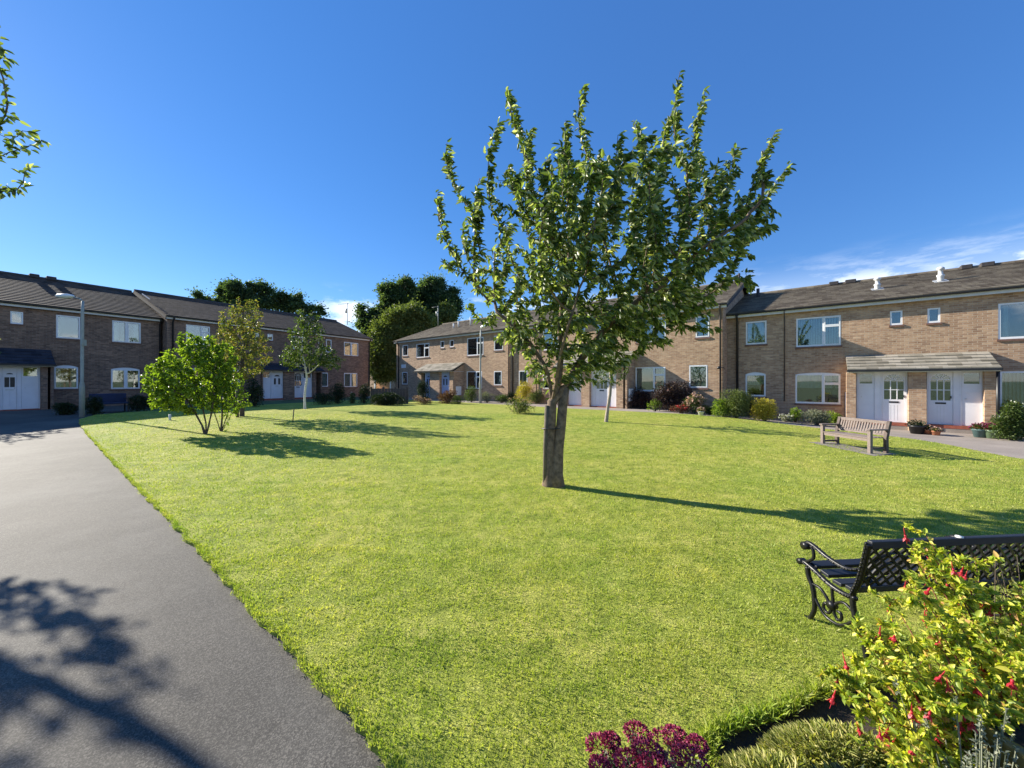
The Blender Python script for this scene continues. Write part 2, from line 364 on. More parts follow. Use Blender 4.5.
# ------------------------------------------------------------------ ground sheets
def spl(pts, n=6):
    out = []
    for i in range(len(pts)-1):
        p0 = pts[max(i-1, 0)]; p1 = pts[i]; p2 = pts[i+1]; p3 = pts[min(i+2, len(pts)-1)]
        for k in range(n):
            t = k/n
            out.append(tuple(.5*((2*b)+(-a+c)*t+(2*a-5*b+4*c-d)*t*t+(-a+3*b-3*c+d)*t**3) for a, b, c, d in zip(p0, p1, p2, p3)))
    out.append(pts[-1]); return out
def sheet(name, poly, off, mat, step=.7, skirt=0, lo=(-45,-6), hi=(35,48)):
    bm = bmesh.new(); vs = [bm.verts.new((x, y, 0)) for x, y in poly]; bm.faces.new(vs)
    def cut(axis, a, b):
        x = a
        while x < b:
            bmesh.ops.bisect_plane(bm, geom=bm.verts[:]+bm.edges[:]+bm.faces[:], plane_co=(x if axis == 0 else 0, x if axis == 1 else 0, 0),
                                   plane_no=(1 if axis == 0 else 0, 1 if axis == 1 else 0, 0)); x += step
    xs = [p[0] for p in poly]; ys = [p[1] for p in poly]
    cut(0, max(lo[0], min(xs)), min(hi[0], max(xs))); cut(1, max(lo[1], min(ys)), min(hi[1], max(ys)))
    bmesh.ops.triangulate(bm, faces=bm.faces[:])
    bmesh.ops.recalc_face_normals(bm, faces=bm.faces[:])
    if bm.faces and sum(f.normal.z for f in bm.faces) < 0: bmesh.ops.reverse_faces(bm, faces=bm.faces[:])
    for v in bm.verts: v.co.z = terr(v.co.x, v.co.y) + off
    if skirt:
        be = [e for e in bm.edges if len(e.link_faces) == 1]
        r = bmesh.ops.extrude_edge_only(bm, edges=be)
        for v in r['geom']:
            if isinstance(v, bmesh.types.BMVert): v.co.z -= skirt
    me = bpy.data.meshes.new(name); bm.to_mesh(me); bm.free()
    o = link(me, name, mat, None); o['kind'] = 'structure'; return o
BIG = 1500
sheet('ground', [(-BIG,-BIG),(BIG,-BIG),(BIG,BIG),(-BIG,BIG)], -.03, M['field'], step=1.0)
EDGE = [(1.40,.19),(-.566,1.753),(-3.0,3.70),(-6.0,6.05),(-9.5,8.75),(-14.4,12.55),(-16.6,14.4)]
edge = [(p[0]+random.uniform(-.02,.02), p[1]+random.uniform(-.02,.02)) for p in spl(EDGE, 40)]
FARL = [(-17.6,15.9),(-16.2,19.0),(-12.6,26.0),(-10.4,29.0),(-8.5,28.6)]
FARR = [(-8.5,28.6),(-1.97,23.4),(3.0,19.0),(6.0,16.9),(8.9,15.2),(10.7,13.3),(11.8,11.9),(12.0,10.6),(11.6,9.2),(11.5,8.3),(11.9,6.0),(13,3.2)]
farr = spl(FARR, 5)
BED = [(13,2.6),(6,2.0),(3.5,2.05),(2.45,2.22),(1.85,2.17),(1.44,2.02),(1.05,1.90),(.90,1.76),(.86,1.5),(.9,.6)]
bed = spl(BED, 6)
lawn_poly = edge + FARL[:-1] + farr + bed
sheet('lawn', lawn_poly, .03, M['lawn'], step=.5, skirt=.07)
# asphalt path on the left, running to the left-hand terrace
asph = edge + [FARL[0], (-22.5,27.5), (-40,2.0), (-13.5,7.6), (-9.0,5.0), (-3.3,.6), (-2.2,-.9), (.6,-2.4), (2.5,-1)]
sheet('asphalt_path', asph, -.006, M['asphalt'], step=.7)
# pinkish path in front of the middle and right-hand terraces
conc = farr + [(13,2.6),(30,2),(30,10),(12,26.5),(-13,41),(-14,34),(-10.4,29.0)]
sheet('paved_path', conc, -.010, M['conc'], step=.7)
sheet('flower_bed', bed + [(.9,-2), (13,-2)], -.022, M['soil'], step=.5)

# ------------------------------------------------------------------ facades
class Facade:
    """local x along the front (left to right), y into the building, z up"""
    def __init__(s, vpx, k, left):
        n = math.hypot(F, vpx-CX)
        if left: s.U = Vector(((vpx-CX)/n, F/n)); 
        else: s.U = Vector((-(vpx-CX)/n, -F/n))
        s.I = Vector((-s.U.y, s.U.x)); s.D = F/(k*n)
        s.O = s.I*s.D; s.rz = math.atan2(s.U.y, s.U.x)
    def X(s, px, y=0):
        ray = Vector((px-CX, F)); t = (s.D+y)/ray.dot(s.I); P = ray*t
        return (P-s.O).dot(s.U)
    def Z(s, px, py, y=0):
        ray = Vector((px-CX, F)); t = (s.D+y)/ray.dot(s.I)
        return HC + (HY-py)*t
    def W(s, x, y=0):
        return s.O + s.U*x + s.I*y
FL1 = Facade(735, .02797, True); FL2 = Facade(735, .0286, True)
FC = Facade(52, .0321, False); FR = Facade(52, .0305, False)

def wall_mesh(x0, x1, zb, zt, zr, depth, holes, rise=.0, reveal=.11):
    """shell with a front full of openings, gable ends, openings = (xa, xb, za, zb, arch)"""
    mb = MB()
    xs = sorted(set([x0, x1] + [h[0] for h in holes] + [h[1] for h in holes]))
    zs = sorted(set([zb, zt] + [h[2] for h in holes] + [h[3] for h in holes]))
    for i in range(len(xs)-1):
        for j in range(len(zs)-1):
            cx = (xs[i]+xs[i+1])/2; cz = (zs[j]+zs[j+1])/2
            if any(h[0] < cx < h[1] and h[2] < cz < h[3] for h in holes): continue
            mb.quad((xs[i],0,zs[j]),(xs[i+1],0,zs[j]),(xs[i+1],0,zs[j+1]),(xs[i],0,zs[j+1]))
    for a, b, c, d, arch in holes:
        r = reveal
        if arch: r_top = None
        mb.quad((a,0,c),(a,r,c),(b,r,c),(b,0,c)); 
        zt_ = d-arch
        mb.quad((a,0,c),(a,0,zt_),(a,r,zt_),(a,r,c)); mb.quad((b,0,c),(b,r,c),(b,r,zt_),(b,0,zt_))
        n = 10 if arch else 1
        for q in range(n):
            t0 = q/n; t1 = (q+1)/n
            f = (lambda t: zt_ + arch*(1-(2*t-1)**2)) if arch else (lambda t: d)
            xa = a+(b-a)*t0; xb = a+(b-a)*t1
            mb.quad((xa,0,f(t0)),(xb,0,f(t1)),(xb,r,f(t1)),(xa,r,f(t0)))
            if arch: mb.quad((xa,0,f(t0)),(xb,0,f(t1)),(xb,0,d),(xa,0,d))
    mb.quad((x1,depth,zb),(x0,depth,zb),(x0,depth,zt),(x1,depth,zt))
    for x in (x0, x1):
        p = [(x,0,zb),(x,depth,zb),(x,depth,zt),(x,depth/2,zr),(x,0,zt)]
        mb.quad(*(p if x == x0 else p[::-1]))
    return mb
def roof_mesh(x0, x1, ze, zr, half, over=.25, row=.3, th=.03, ng=.1, single=False, y_start=None):
    """saw-tooth courses, both slopes; local y of the ridge = half"""
    prof = []
    slope = (zr-ze)/(half+over); nrm = Vector((-slope, 1)).normalized()
    n = max(2, int(round((half+over)/row))); 
    for i in range(n):
        ya = -over + (half+over)*i/n; yb = -over + (half+over)*(i+1)/n
        za = ze + slope*(ya+over); zb = ze + slope*(yb+over)
        prof.append((ya+nrm.x*th, za+nrm.y*th)); prof.append((yb, zb))
    if single:
        poly = prof + [(half, zr-ng), (-over, ze-ng)]
    else:
        back = [(2*half-y, z) for y, z in prof[:-1]][::-1]
        poly = prof + back + [(2*half+over, ze-ng), (half, zr-ng), (-over, ze-ng)]
    mb = MB(); mb.extr(poly, lambda u, v, t: (t, u, v), x1, x0)
    return mb

def add_window(B, xa, xb, za, zb, style='single', arch=0, cover=None, y=.045, mat='upvc'):
    fr = MB(); t = .055 if style != 'small' else .05; d0, d1 = y-.035, y+.035
    def top(x): 
        q = (x-xa)/(xb-xa); return zb - arch + arch*(1-(2*q-1)**2) if arch else zb
    fr.box(xa, xa+t, d0, d1, za, zb-arch); fr.box(xb-t, xb, d0, d1, za, zb-arch)
    fr.box(xa+t, xb-t, d0, d1, za, za+t+.02)
    if arch:
        n = 12
        for i in range(n):
            u0 = xa+(xb-xa)*i/n; u1 = xa+(xb-xa)*(i+1)/n
            zl = zb-arch-t*.9
            fr.extr([(u0, zl), (u1, zl), (u1, top(u1)-.002), (u0, top(u0)-.002)], lambda u, v, q: (u, q, v), d1, d0)
        zt = zb-arch-t*.9
    else:
        fr.box(xa+t, xb-t, d0, d1, zb-t, zb); zt = zb-t
    w = xb-xa
    def cas(a, b, c, d):   # opening sash: a second, slightly proud frame
        s = .045; e0, e1 = d0-.018, d0-.001
        fr.box(a, a+s, e0, e1, c, d); fr.box(b-s, b, e0, e1, c, d); fr.box(a+s, b-s, e0, e1, c, c+s); fr.box(a+s, b-s, e0, e1, d-s, d)
    if style == 'two':
        m = xa+w*.5; fr.box(m-.035, m+.035, d0, d1, za+t+.02, zt); cas(m+.03, xb-.02, za+.03, zt+.02); cas(xa+.02, m-.03, za+.03, zt+.02)
    elif style == 'big':
        m = xa+w*.62; zz = zt-(zt-za)*.30
        fr.box(m-.035, m+.035, d0, d1, za+t+.02, zt); fr.box(m+.035, xb-t, d0, d1, zz-.03, zz+.03)
        cas(m+.02, xb-.02, za+.03, zz); cas(m+.02, xb-.02, zz+.01, zt+.02)
    elif style == 'single':
        cas(xa+.02, xb-.02, za+.03, zt+.03)
    win = fr.build('window', M[mat], B)
    MB().box(xa+t*.5, xb-t*.5, y-.004, y+.004, za+t*.5, zt+.01).build('pane', M['glass'], win)
    sl = MB().box(xa-.04, xb+.04, -.045, .06, za-.075, za-.002); sl.build('sill', M['sill'], win)
    if cover == 'blind':
        n = int(w/.09); b_ = MB()
        for i in range(n):
            x = xa+t+(w-2*t)*(i+.5)/n; a = .55
            b_.quad((x-.04*math.cos(a), .16-.04*math.sin(a), za+.05), (x+.04*math.cos(a), .16+.04*math.sin(a), za+.05),
                    (x+.04*math.cos(a), .16+.04*math.sin(a), zt), (x-.04*math.cos(a), .16-.04*math.sin(a), zt))
        b_.build('vertical_blind', M['blind'], win)
    elif cover in ('net', 'half'):
        n = 40; b_ = MB(); z0 = za+.06 if cover == 'net' else zt-(zt-za)*.45
        for i in range(n):
            x = xa+t+(w-2*t)*i/n; x2 = xa+t+(w-2*t)*(i+1)/n
            b_.quad((x, .17+.02*math.sin(i*1.3), z0), (x2, .17+.02*math.sin((i+1)*1.3), z0), (x2, .17+.02*math.sin((i+1)*1.3), zt), (x, .17+.02*math.sin(i*1.3), zt))
        b_.build('net_curtain', M['net'], win)
    elif cover == 'sides':
        n = 7
        for side in (0, 1):
            b_ = MB()
            for i in range(n):
                a = xa+t+i*.03 if not side else xb-t-n*.03+i*.03
                b_.quad((a, .16+.025*(i % 2), za+.05), (a+.03, .16+.025*((i+1) % 2), za+.05), (a+.03, .16+.025*((i+1) % 2), zt), (a, .16+.025*(i % 2), zt))
            b_.build('curtain', M['net'], win)
    return (xa, xb, za, zb, arch)

def add_door(B, xa, xb, za, zb, y, style='fan', mat='door'):
    t = .035
    d = MB(); f0, f1 = y-.04, y+.03
    # surround frame
    d.box(xa, xa+t, f0, f1, za, zb); d.box(xb-t, xb, f0, f1, za, zb); d.box(xa+t, xb-t, f0, f1, zb-t, zb)
    a, b, c, e = xa+t+.006, xb-t-.006, za+.01, zb-t-.006; w = b-a; h = e-c
    s = .05; p0, p1 = y-.02, y+.02
    if style == 'fan':
        g0 = c+h*.46; g1 = e-.06
        d.box(a, a+s, p0, p1, c, e); d.box(b-s, b, p0, p1, c, e); d.box(a+s, b-s, p0, p1, c, g0); d.box(a+s, b-s, p0, p1, g1, e)
        gx0, gx1 = a+s, b-s; gw = gx1-gx0; arc = gw*.42; zs = g1-arc
        n = 10; cx = (gx0+gx1)/2
        f = lambda x: zs + arc*math.sqrt(max(0, 1-((x-cx)/(gw/2))**2))
        for i in range(n):
            x0_ = gx0+gw*i/n; x1_ = gx0+gw*(i+1)/n
            d.extr([(x0_, f(x0_)), (x1_, f(x1_)), (x1_, g1), (x0_, g1)], lambda u, v, q: (u, q, v), p1, p0)
        door = d.build('door', M[mat], B)
        bars = MB(); r = .012
        for q in (1/3, 2/3): bars.box(gx0+gw*q-r, gx0+gw*q+r, p0-.004, p1-.01, g0, zs)
        for z in (zs, (g0+zs)/2): bars.box(gx0, gx1, p0-.002, p1-.012, z-r, z+r)
        for an in (40, 68, 112, 140):
            dx, dz = math.cos(R(an)), math.sin(R(an)); L = 1/math.sqrt((dx/(gw/2))**2+(dz/arc)**2)
            bars.bar((cx, p0+.004, zs), (cx+dx*L, p0+.004, zs+dz*L), .022, .016, up=(0,1,0))
        bars.build('glazing_bar', M[mat], door)
        MB().box(gx0, gx1, y+.004, y+.010, g0, g1-.003).build('pane', M['glass'], door)
        MB().box(cx-.13, cx+.13, p0-.010, p0-.001, g0-.13, g0-.07).build('letterbox', M['black'], door)
        gr = MB()
        for q in (.33, .5, .67): gr.box(a+s+ (w-2*s)*q-.004, a+s+(w-2*s)*q+.004, p0-.003, p0+.001, c+.08, g0-.2)
        gr.build('panel_groove', M['soffit'], door)
        MB().box(b-.055, b-.035, p0-.035, p0-.001, c+h*.5, c+h*.5+.09).build('handle', M['black'], door)
    elif style == 'store':
        g0 = e-h*.22
        d.box(a, b, p0, p1, c, g0-.06); d.box(a, b, p0-.006, p1, g0-.06, g0); d.box(a, a+.05, p0, p1, g0, e); d.box(b-.05, b, p0, p1, g0, e); d.box(a+.05, b-.05, p0, p1, e-.04, e)
        d.box(a+.05, b-.05, p0-.012, p0, g0-.30, g0-.27)
        door = d.build('store_door', M[mat], B)
        MB().box(a+.05, b-.05, y, y+.006, g0, e-.04).build('pane', M['glass'], door)
        MB().tube([(a+.1, p0, c+h*.5), (a+.1, p0-.04, c+h*.5)], .02, 10).build('handle', M['soffit'], door)
    elif style == 'modern':   # arched fanlight and two small glazed panels
        d.box(a, b, p0, p1, c, e); cx = (a+b)/2
        door = d.build('door', M[mat], B)
        pn = MB()
        n = 10; rr = w*.24; z0 = c+h*.82
        pn.quad(*[(cx+rr*math.cos(math.pi*i/n), p0-.003, z0+rr*.6*math.sin(math.pi*i/n)) for i in range(n+1)])
        for q in (-1, 1): pn.quad((cx+q*w*.2-.07, p0-.003, c+h*.52), (cx+q*w*.2+.07, p0-.003, c+h*.52), (cx+q*w*.2+.07, p0-.003, c+h*.75), (cx+q*w*.2-.07, p0-.003, c+h*.75))
        pn.build('pane', M['black'], door)
        gr = MB()
        for q in (-1, 1):
            for (u0, u1, v0, v1) in ((-.1, .1, .08, .42),):
                x0_, x1_, z0_, z1_ = cx+q*w*.21+u0, cx+q*w*.21+u1, c+h*v0, c+h*v1
                for bx in ((x0_, x1_, z0_, z0_+.012), (x0_, x1_, z1_-.012, z1_), (x0_, x0_+.012, z0_, z1_), (x1_-.012, x1_, z0_, z1_)):
                    gr.box(bx[0], bx[1], p0-.008, p0, bx[2], bx[3])
        gr.build('panel_moulding', M[mat], door)
        MB().box(cx-.12, cx+.12, p0-.010, p0-.001, c+h*.44, c+h*.48).build('letterbox', M['flue'], door)
        MB().box(b-.07, b-.045, p0-.04, p0-.001, c+h*.47, c+h*.53).build('handle', M['flue'], door)
    elif style == 'garage':
        d.box(a, b, p0, p1, c, e); door = d.build('door', M[mat], B)
    return door

def add_porch(B, fa, xl, xr, zf, ztop, zfr, brickm, roofm, proj=1.1, segs=(), sidewall='both', gutter=True):
    """lean-to porch: brick piers, glazed store doors between, tiled canopy. segs = (kind, xa, xb)"""
    yf = -proj+.12
    porch = MB().box(xl-.05, xr+.0, -proj-.07, -.004, zfr-.065, zfr-.042).build('porch', M['soffit'], B)
    for x in (xl+.003, xr-.103):
        MB().extr([(yf+.02, zf-.6), (-.002, zf-.6), (-.002, ztop-.13), (yf+.02, zfr-.068)], lambda u, v, t: (t, u, v), x+.1, x).build('side_wall', M[brickm], porch, fix=True)
    for kind, a, b in segs:
        if kind == 'pier': MB().box(a, b, yf, yf+.35, zf-.6, zfr-.068).build('pier', M[brickm], porch)
    rm = roof_mesh(xl-.1, xr+.03, zfr+.02, ztop, 0.0, over=proj+.12, row=.26, th=.028, ng=.06, single=True)
    rm.build('canopy_roof', M[roofm], porch, fix=True)
    fm = MB().box(xl-.1, xr+.03, -proj-.10, -proj-.07, zfr-.10, zfr-.01)
    fm.build('fascia', M['soffit'], porch)
    if gutter:
        MB().box(xl-.12, xr+.05, -proj-.19, -proj-.102, zfr-.07, zfr+.005).build('gutter', M['black'], porch)
    for kind, a, b in segs:
        if kind == 'pier': continue
        y = yf+.24
        if kind in ('fan', 'store', 'modern'): add_door(B, a, b, zf, zfr-.07, y, kind, 'door')
        elif kind == 'blue': add_door(B, a, b, zf, zfr-.07, y, 'modern', 'doorblue')
        elif kind == 'panel': MB().box(a, b, y-.03, y+.02, zf, zfr-.07).build('side_panel', M['door'], porch)
        elif kind == 'win':
            MB().box(a, b, y-.03, y+.02, zf-.3, zf+.75).build('panel', M['door'], porch)
            add_window(B, a, b, zf+.78, zfr-.07, 'single', y=y)
    MB().box(min(s[1] for s in segs)+.02, max(s[2] for s in segs)-.02, yf+.10, -.01, zf-.11, zf-.004).build('step', M['redstep'], porch)
    MB().box(min(s[1] for s in segs)+.03, max(s[2] for s in segs)-.03, yf+.11, -.012, zf-.6, zf-.112).build('plinth', M['conc'], porch)
    return porch

def building(fa, name, label, x0, x1, zb, zs, zr, half, wins, roofm, brickm, pipes=(), over=.22, vl=.12, vr=.12):
    o = fa.W(0); B = empty(name, (o.x, o.y, 0), fa.rz, label, 'terraced house')
    holes = [add_window(B, *w[:4], **w[4]) for w in wins]
    zroof = zs+.12
    wm = wall_mesh(x0, x1, zb, zs+.02, zs+.02+(zr-zroof)*.98*half/(half+over), 2*half, holes)
    wm.build('wall', M[brickm], B)
    rf = roof_mesh(x0-vl, x1+vr, zroof, zr, half, over=over, row=.3).build('roof', M[roofm], B, fix=True)
    MB().tube([(x0-vl, half, zr+.0), (x1+vr, half, zr+.0)], .11, 10).build('ridge_tile', M['lead'] if roofm == 'roof_l' else M[roofm], rf)
    # white fascia and black gutter
    for y, s in ((-over, 1), (2*half+over, -1)):
        MB().box(x0-vl, x1+vr, min(y+.02*s, y+.045*s), max(y+.02*s, y+.045*s), zs-.10, zs+.055).build('fascia', M['soffit'], B)
        yg = y-.05*s
        g = MB(); g.extr([(-.055, .0), (.055, .0), (.05, -.05), (.02, -.08), (-.02, -.08), (-.05, -.05)], lambda u, v, t: (t, yg+u, zs+.09+v), x1+vr, x0-vl)
        g.build('gutter', M['black'], B, fix=True)
    sf = MB(); sf.box(x0-vl, x1+vr, -over+.045, -.003, zs-.03, zs-.005); sf.build('soffit', M['soffit'], B)
    # verge boards closing the gable ends
    for x in (x0-vl, x1+vr):
        e = .03 if x > x0 else -.03
        vb = MB()
        for sgn in (0, 1):
            pa = (x, -over if not sgn else 2*half+over, zroof-.13); pb = (x, half, zr-.13)
            vb.extr([(pa[1], pa[2]-.10), (pb[1], pb[2]-.10), (pb[1], pb[2]+.03), (pa[1], pa[2]+.03)] , lambda u, v, t: (t, u, v), x-abs(e)*.5, x+abs(e)*.5)
        vb.build('verge_board', M['lead'], B, fix=True)
    # the inside: a back wall and a floor between the storeys, so that panes show rooms
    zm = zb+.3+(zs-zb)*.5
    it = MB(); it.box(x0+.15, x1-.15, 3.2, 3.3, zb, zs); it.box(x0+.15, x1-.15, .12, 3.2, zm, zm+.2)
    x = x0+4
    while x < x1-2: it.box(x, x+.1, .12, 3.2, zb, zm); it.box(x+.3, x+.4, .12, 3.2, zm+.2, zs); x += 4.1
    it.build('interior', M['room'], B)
    for (x, y, z0, r, m) in pipes:
        zt = zs+.03
        MB().tube([(x, -over-.05, zt), (x, -over-.05, zt-.08), (x, y-.06, zt-.32), (x, y-.06, z0)], r, 8).build('drainpipe', M[m], B, True)
    return B, rf

# ---- left terrace, near part
f = FL1
def W_(f, a, b, top, bot, y=0, **kw):
    m = (a+b)/2
    return (f.X(a), f.X(b), f.Z(m, bot), f.Z(m, top), kw)
xL0 = f.X(-60) - 9; xL1 = f.X(161)
wl1 = [W_(f, 10.3, 23.2, 311.6, 324, style='small'),
       W_(f, 56, 80.3, 315.8, 338.6, style='single'),
       W_(f, 112.2, 140.8, 321.6, 342.6, style='two', cover='sides'),
       W_(f, 54, 78.2, 365.2, 388.8, style='single', arch=.10, cover='sides'),
       W_(f, 111, 139.8, 367.6, 388.8, style='two', arch=.10),
       W_(f, -80, -50, 300, 330, style='big'), W_(f, -82, -52, 362, 392, style='big', arch=.1)]
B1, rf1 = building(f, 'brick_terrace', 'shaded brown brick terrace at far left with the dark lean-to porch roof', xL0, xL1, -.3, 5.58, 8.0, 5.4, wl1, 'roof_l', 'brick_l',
                   pipes=[(f.X(159.5), 0, .3, .04, 'black')], vr=.0)
zf = .42
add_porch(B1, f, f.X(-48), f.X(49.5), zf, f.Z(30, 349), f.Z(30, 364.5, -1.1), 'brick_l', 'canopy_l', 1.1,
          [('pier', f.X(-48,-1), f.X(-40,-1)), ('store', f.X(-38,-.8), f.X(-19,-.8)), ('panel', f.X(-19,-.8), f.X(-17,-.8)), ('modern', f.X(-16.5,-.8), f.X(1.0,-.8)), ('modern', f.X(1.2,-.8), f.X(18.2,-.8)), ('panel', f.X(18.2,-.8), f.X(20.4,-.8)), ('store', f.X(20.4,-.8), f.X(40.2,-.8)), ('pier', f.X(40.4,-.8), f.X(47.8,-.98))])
for a, b in ((29, 39), (46, 56)):      # raised ridge ventilators
    x0_ = f.X(a, 5.4); x1_ = f.X(b, 5.4); MB().box(x0_, x1_, 5.2, 5.6, 7.98, 8.2).build('ridge_vent', M['lead'], rf1, bevel=.03)

# ---- left terrace, far part
f = FL2
xa = f.X(167); xb = f.X(370)
wl2 = [W_(f, 186, 210, 325.5, 345, style='big'), W_(f, 267.5, 273, 334, 340.5, style='small'), W_(f, 254, 259, 332.5, 339.5, style='small'),
       W_(f, 293, 303, 336.5, 349.5, style='single', cover='net'), W_(f, 326, 331.5, 339.5, 352.5, style='single'),
       W_(f, 344, 358.3, 342.5, 355.9, style='two'), W_(f, 344, 357.3, 373.0, 387.0, style='two', cover='net'),
       W_(f, 321, 328, 372.6, 386.8, style='single', cover='net'), W_(f, 222, 240, 369, 388, style='two', arch=.08), W_(f, 186, 208, 368.4, 388.6, style='big', arch=.1)]
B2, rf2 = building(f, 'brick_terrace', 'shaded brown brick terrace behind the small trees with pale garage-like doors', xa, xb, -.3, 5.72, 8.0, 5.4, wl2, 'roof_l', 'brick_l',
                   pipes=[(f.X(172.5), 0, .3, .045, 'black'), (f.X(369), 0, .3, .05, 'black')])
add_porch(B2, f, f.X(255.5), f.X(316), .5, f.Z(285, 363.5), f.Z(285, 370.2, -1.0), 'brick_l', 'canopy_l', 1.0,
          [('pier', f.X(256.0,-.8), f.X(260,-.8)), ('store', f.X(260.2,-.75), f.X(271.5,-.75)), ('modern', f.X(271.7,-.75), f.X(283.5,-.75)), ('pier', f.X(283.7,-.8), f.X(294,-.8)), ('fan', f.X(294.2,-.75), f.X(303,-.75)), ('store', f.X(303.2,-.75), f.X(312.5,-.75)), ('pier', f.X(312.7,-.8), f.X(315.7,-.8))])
# the tall ladder-like aerial and the raking white strip of flashing on the step of the roof
fl = MB(); y0 = 3.8
fl.bar((xa-.16, 2.3, 7.06), (xa-.16, 3.7, 7.58), .03, .05); fl.build('verge_flashing', M['flash'], rf2)

# ---- middle terrace
f = FC
xc0 = f.X(396.5); xc1 = f.X(723)
wc = [W_(f, 402.5, 408, 345, 356, style='single'), W_(f, 416.3, 429.3, 343.5, 357.5, style='big'), W_(f, 440.4, 444.2, 341, 348, style='small'), W_(f, 449.6, 453.8, 340, 347, style='small'),
      W_(f, 467, 483.5, 337.5, 355.5, style='big', cover='sides'), W_(f, 494, 503, 335.5, 350.5, style='single'),
      W_(f, 402, 407.5, 372, 384.5, style='single', cover='net'), W_(f, 466.6, 482, 371.2, 388.8, style='big', cover='sides'), W_(f, 493.8, 501.8, 371, 385.4, style='single', cover='net'),
      W_(f, 518.8, 527.6, 370.5, 386, style='single', cover='net'), W_(f, 543, 549.5, 370.0, 389, style='single'),
      W_(f, 519, 528, 332, 349, style='single'), W_(f, 543, 560, 328, 350, style='big'), W_(f, 579, 585, 327, 336, style='small'), W_(f, 596, 603, 324, 334, style='small'),
      W_(f, 636, 666, 318, 342, style='big'), W_(f, 635.5, 665.5, 367.0, 391.3, style='big', cover='sides'),
      W_(f, 689, 707.6, 365, 388, style='single', cover='blind'), W_(f, 695.5, 709.5, 316, 337.5, style='single', cover='net')]
B3, rf3 = building(f, 'brick_terrace', 'long sunlit buff brick terrace behind the lawn tree, with the tallest gable', xc0, xc1, -.3, 5.28, 7.55, 5.5, wc, 'roof', 'brick',
                   pipes=[(f.X(399), 0, .3, .05, 'black'), (f.X(509.4), 0, .3, .05, 'greypipe'), (f.X(513), 0, .3, .06, 'greypipe'), (f.X(537), 0, .3, .03, 'greypipe'), (f.X(720.6), 0, .3, .045, 'greypipe')], vr=.2)
add_porch(B3, f, f.X(427.5), f.X(464), .45, f.Z(450, 363), f.Z(440, 370.8, -1.15), 'brick', 'canopy', 1.15,
          [('pier', f.X(418.5,-1), f.X(421.5,-1)), ('win', f.X(421.5,-.8), f.X(426,-.8)), ('blue', f.X(426,-.8), f.X(431.5,-.8)), ('pier', f.X(431.7,-.85), f.X(441.3,-.85)), ('blue', f.X(441.5,-.8), f.X(449.5,-.8)), ('pier', f.X(449.8,-1), f.X(453,-1.03))])
add_porch(B3, f, f.X(566), f.X(634.5), .42, f.Z(610, 352), f.Z(600, 366, -1.15), 'brick', 'canopy', 1.15,
          [('pier', f.X(563,-1), f.X(567,-1)), ('fan', f.X(567.2,-.8), f.X(581.5,-.8)), ('pier', f.X(582,-1), f.X(590.5,-.9)), ('panel', f.X(590.7,-.8), f.X(595,-.8)), ('fan', f.X(595,-.8), f.X(609,-.8)), ('store', f.X(609,-.8), f.X(617,-.8)), ('pier', f.X(617.2,-.9), f.X(623,-1.03))])
# white meter box in the porch side and white plaque, wall lantern
MB().box(f.X(464.2)-.0, f.X(464.2)+.06, -.85, -.35, .75, 1.4).build('meter_box', M['upvc'], B3, bevel=.01)
MB().box(f.X(634.7), f.X(634.7)+.06, -.85, -.35, .75, 1.4).build('meter_box', M['upvc'], B3, bevel=.01)
MB().box(f.X(401.8), f.X(406), -.06, -.003, f.Z(404, 368), f.Z(404, 364.5)).build('alarm_box', M['upvc'], B3, bevel=.01)
lx = f.X(721.2); lz = f.Z(720, 368.5)
lb = MB().tube([(lx+.14, -.01, lz), (lx+.10, -.25, lz+.05), (lx, -.38, lz+.04)], .02, 8).lathe([(0,.08),(.06,.05),(.09,0),(.06,-.05),(0,-.06)], (lx-.02, -.42, lz+.02), 12)
lb.build('wall_lamp', M['black'], B3, True)
for px, py, hh, yy in ((453.6, 329, .45, 2.3), (458.5, 327.5, .5, 2.8), (470.6, 327, .75, 2.6), (476.5, 325.5, .8, 3.0)):
    x = f.X(px, yy); z = 5.4+(yy+.22)*2.15/5.72
    MB().tube([(x, yy, z-.05), (x, yy, z+hh)], .06, 8).build('vent_pipe', M['flue'], rf3, True)
for q in (0, 1, 2):
    x = f.X(735+q*2, 4.9); MB().tube([(x, 4.9, 7.2), (x, 4.9, 7.75+.07*q)], .065, 8).build('vent_pipe', M['lead'], rf3, True)

# ---- right terrace
f = FR
xr0 = xc1 + .0; xr0 = f.X(724.5); xr1 = f.X(1150)
zbig = f.Z(820, 403.3)
wr = [W_(f, 745.8, 766.6, 321.2, 344.4, style='single', cover='net'), W_(f, 745.4, 765.8, 372.2, 396.4, style='single', arch=.09, cover='half'),
      W_(f, 796.2, 841, 316.8, 346.2, style='big', cover='blind'), W_(f, 795.4, 840.6, 372.6, 403.8, style='big', arch=.06, cover='half'),
      W_(f, 890, 902.6, 310.8, 325, style='small'), W_(f, 927.4, 940.4, 308, 322.8, style='small'),
      W_(f, 998.2, 1064, 301, 338, style='big', cover='sides'), W_(f, 999.6, 1068, 371, 408, style='big', cover='blind')]
B4, rf4 = building(f, 'brick_terrace', 'sunlit buff brick terrace at right with two white flues on its roof', xr0, xr1, -.6, f.Z(880, 305.2)+.1, 6.88, 5.5, wr, 'roof', 'brick',
                   pipes=[(f.X(737.5), 0, .1, .05, 'black'), (f.X(784.5), .03, .9, .02, 'greypipe')], vl=0)
zf = f.Z(930, 424.2, -.8); ztop = f.Z(920, 353.6); zfr = f.Z(920, 370.0, -1.2)+.03
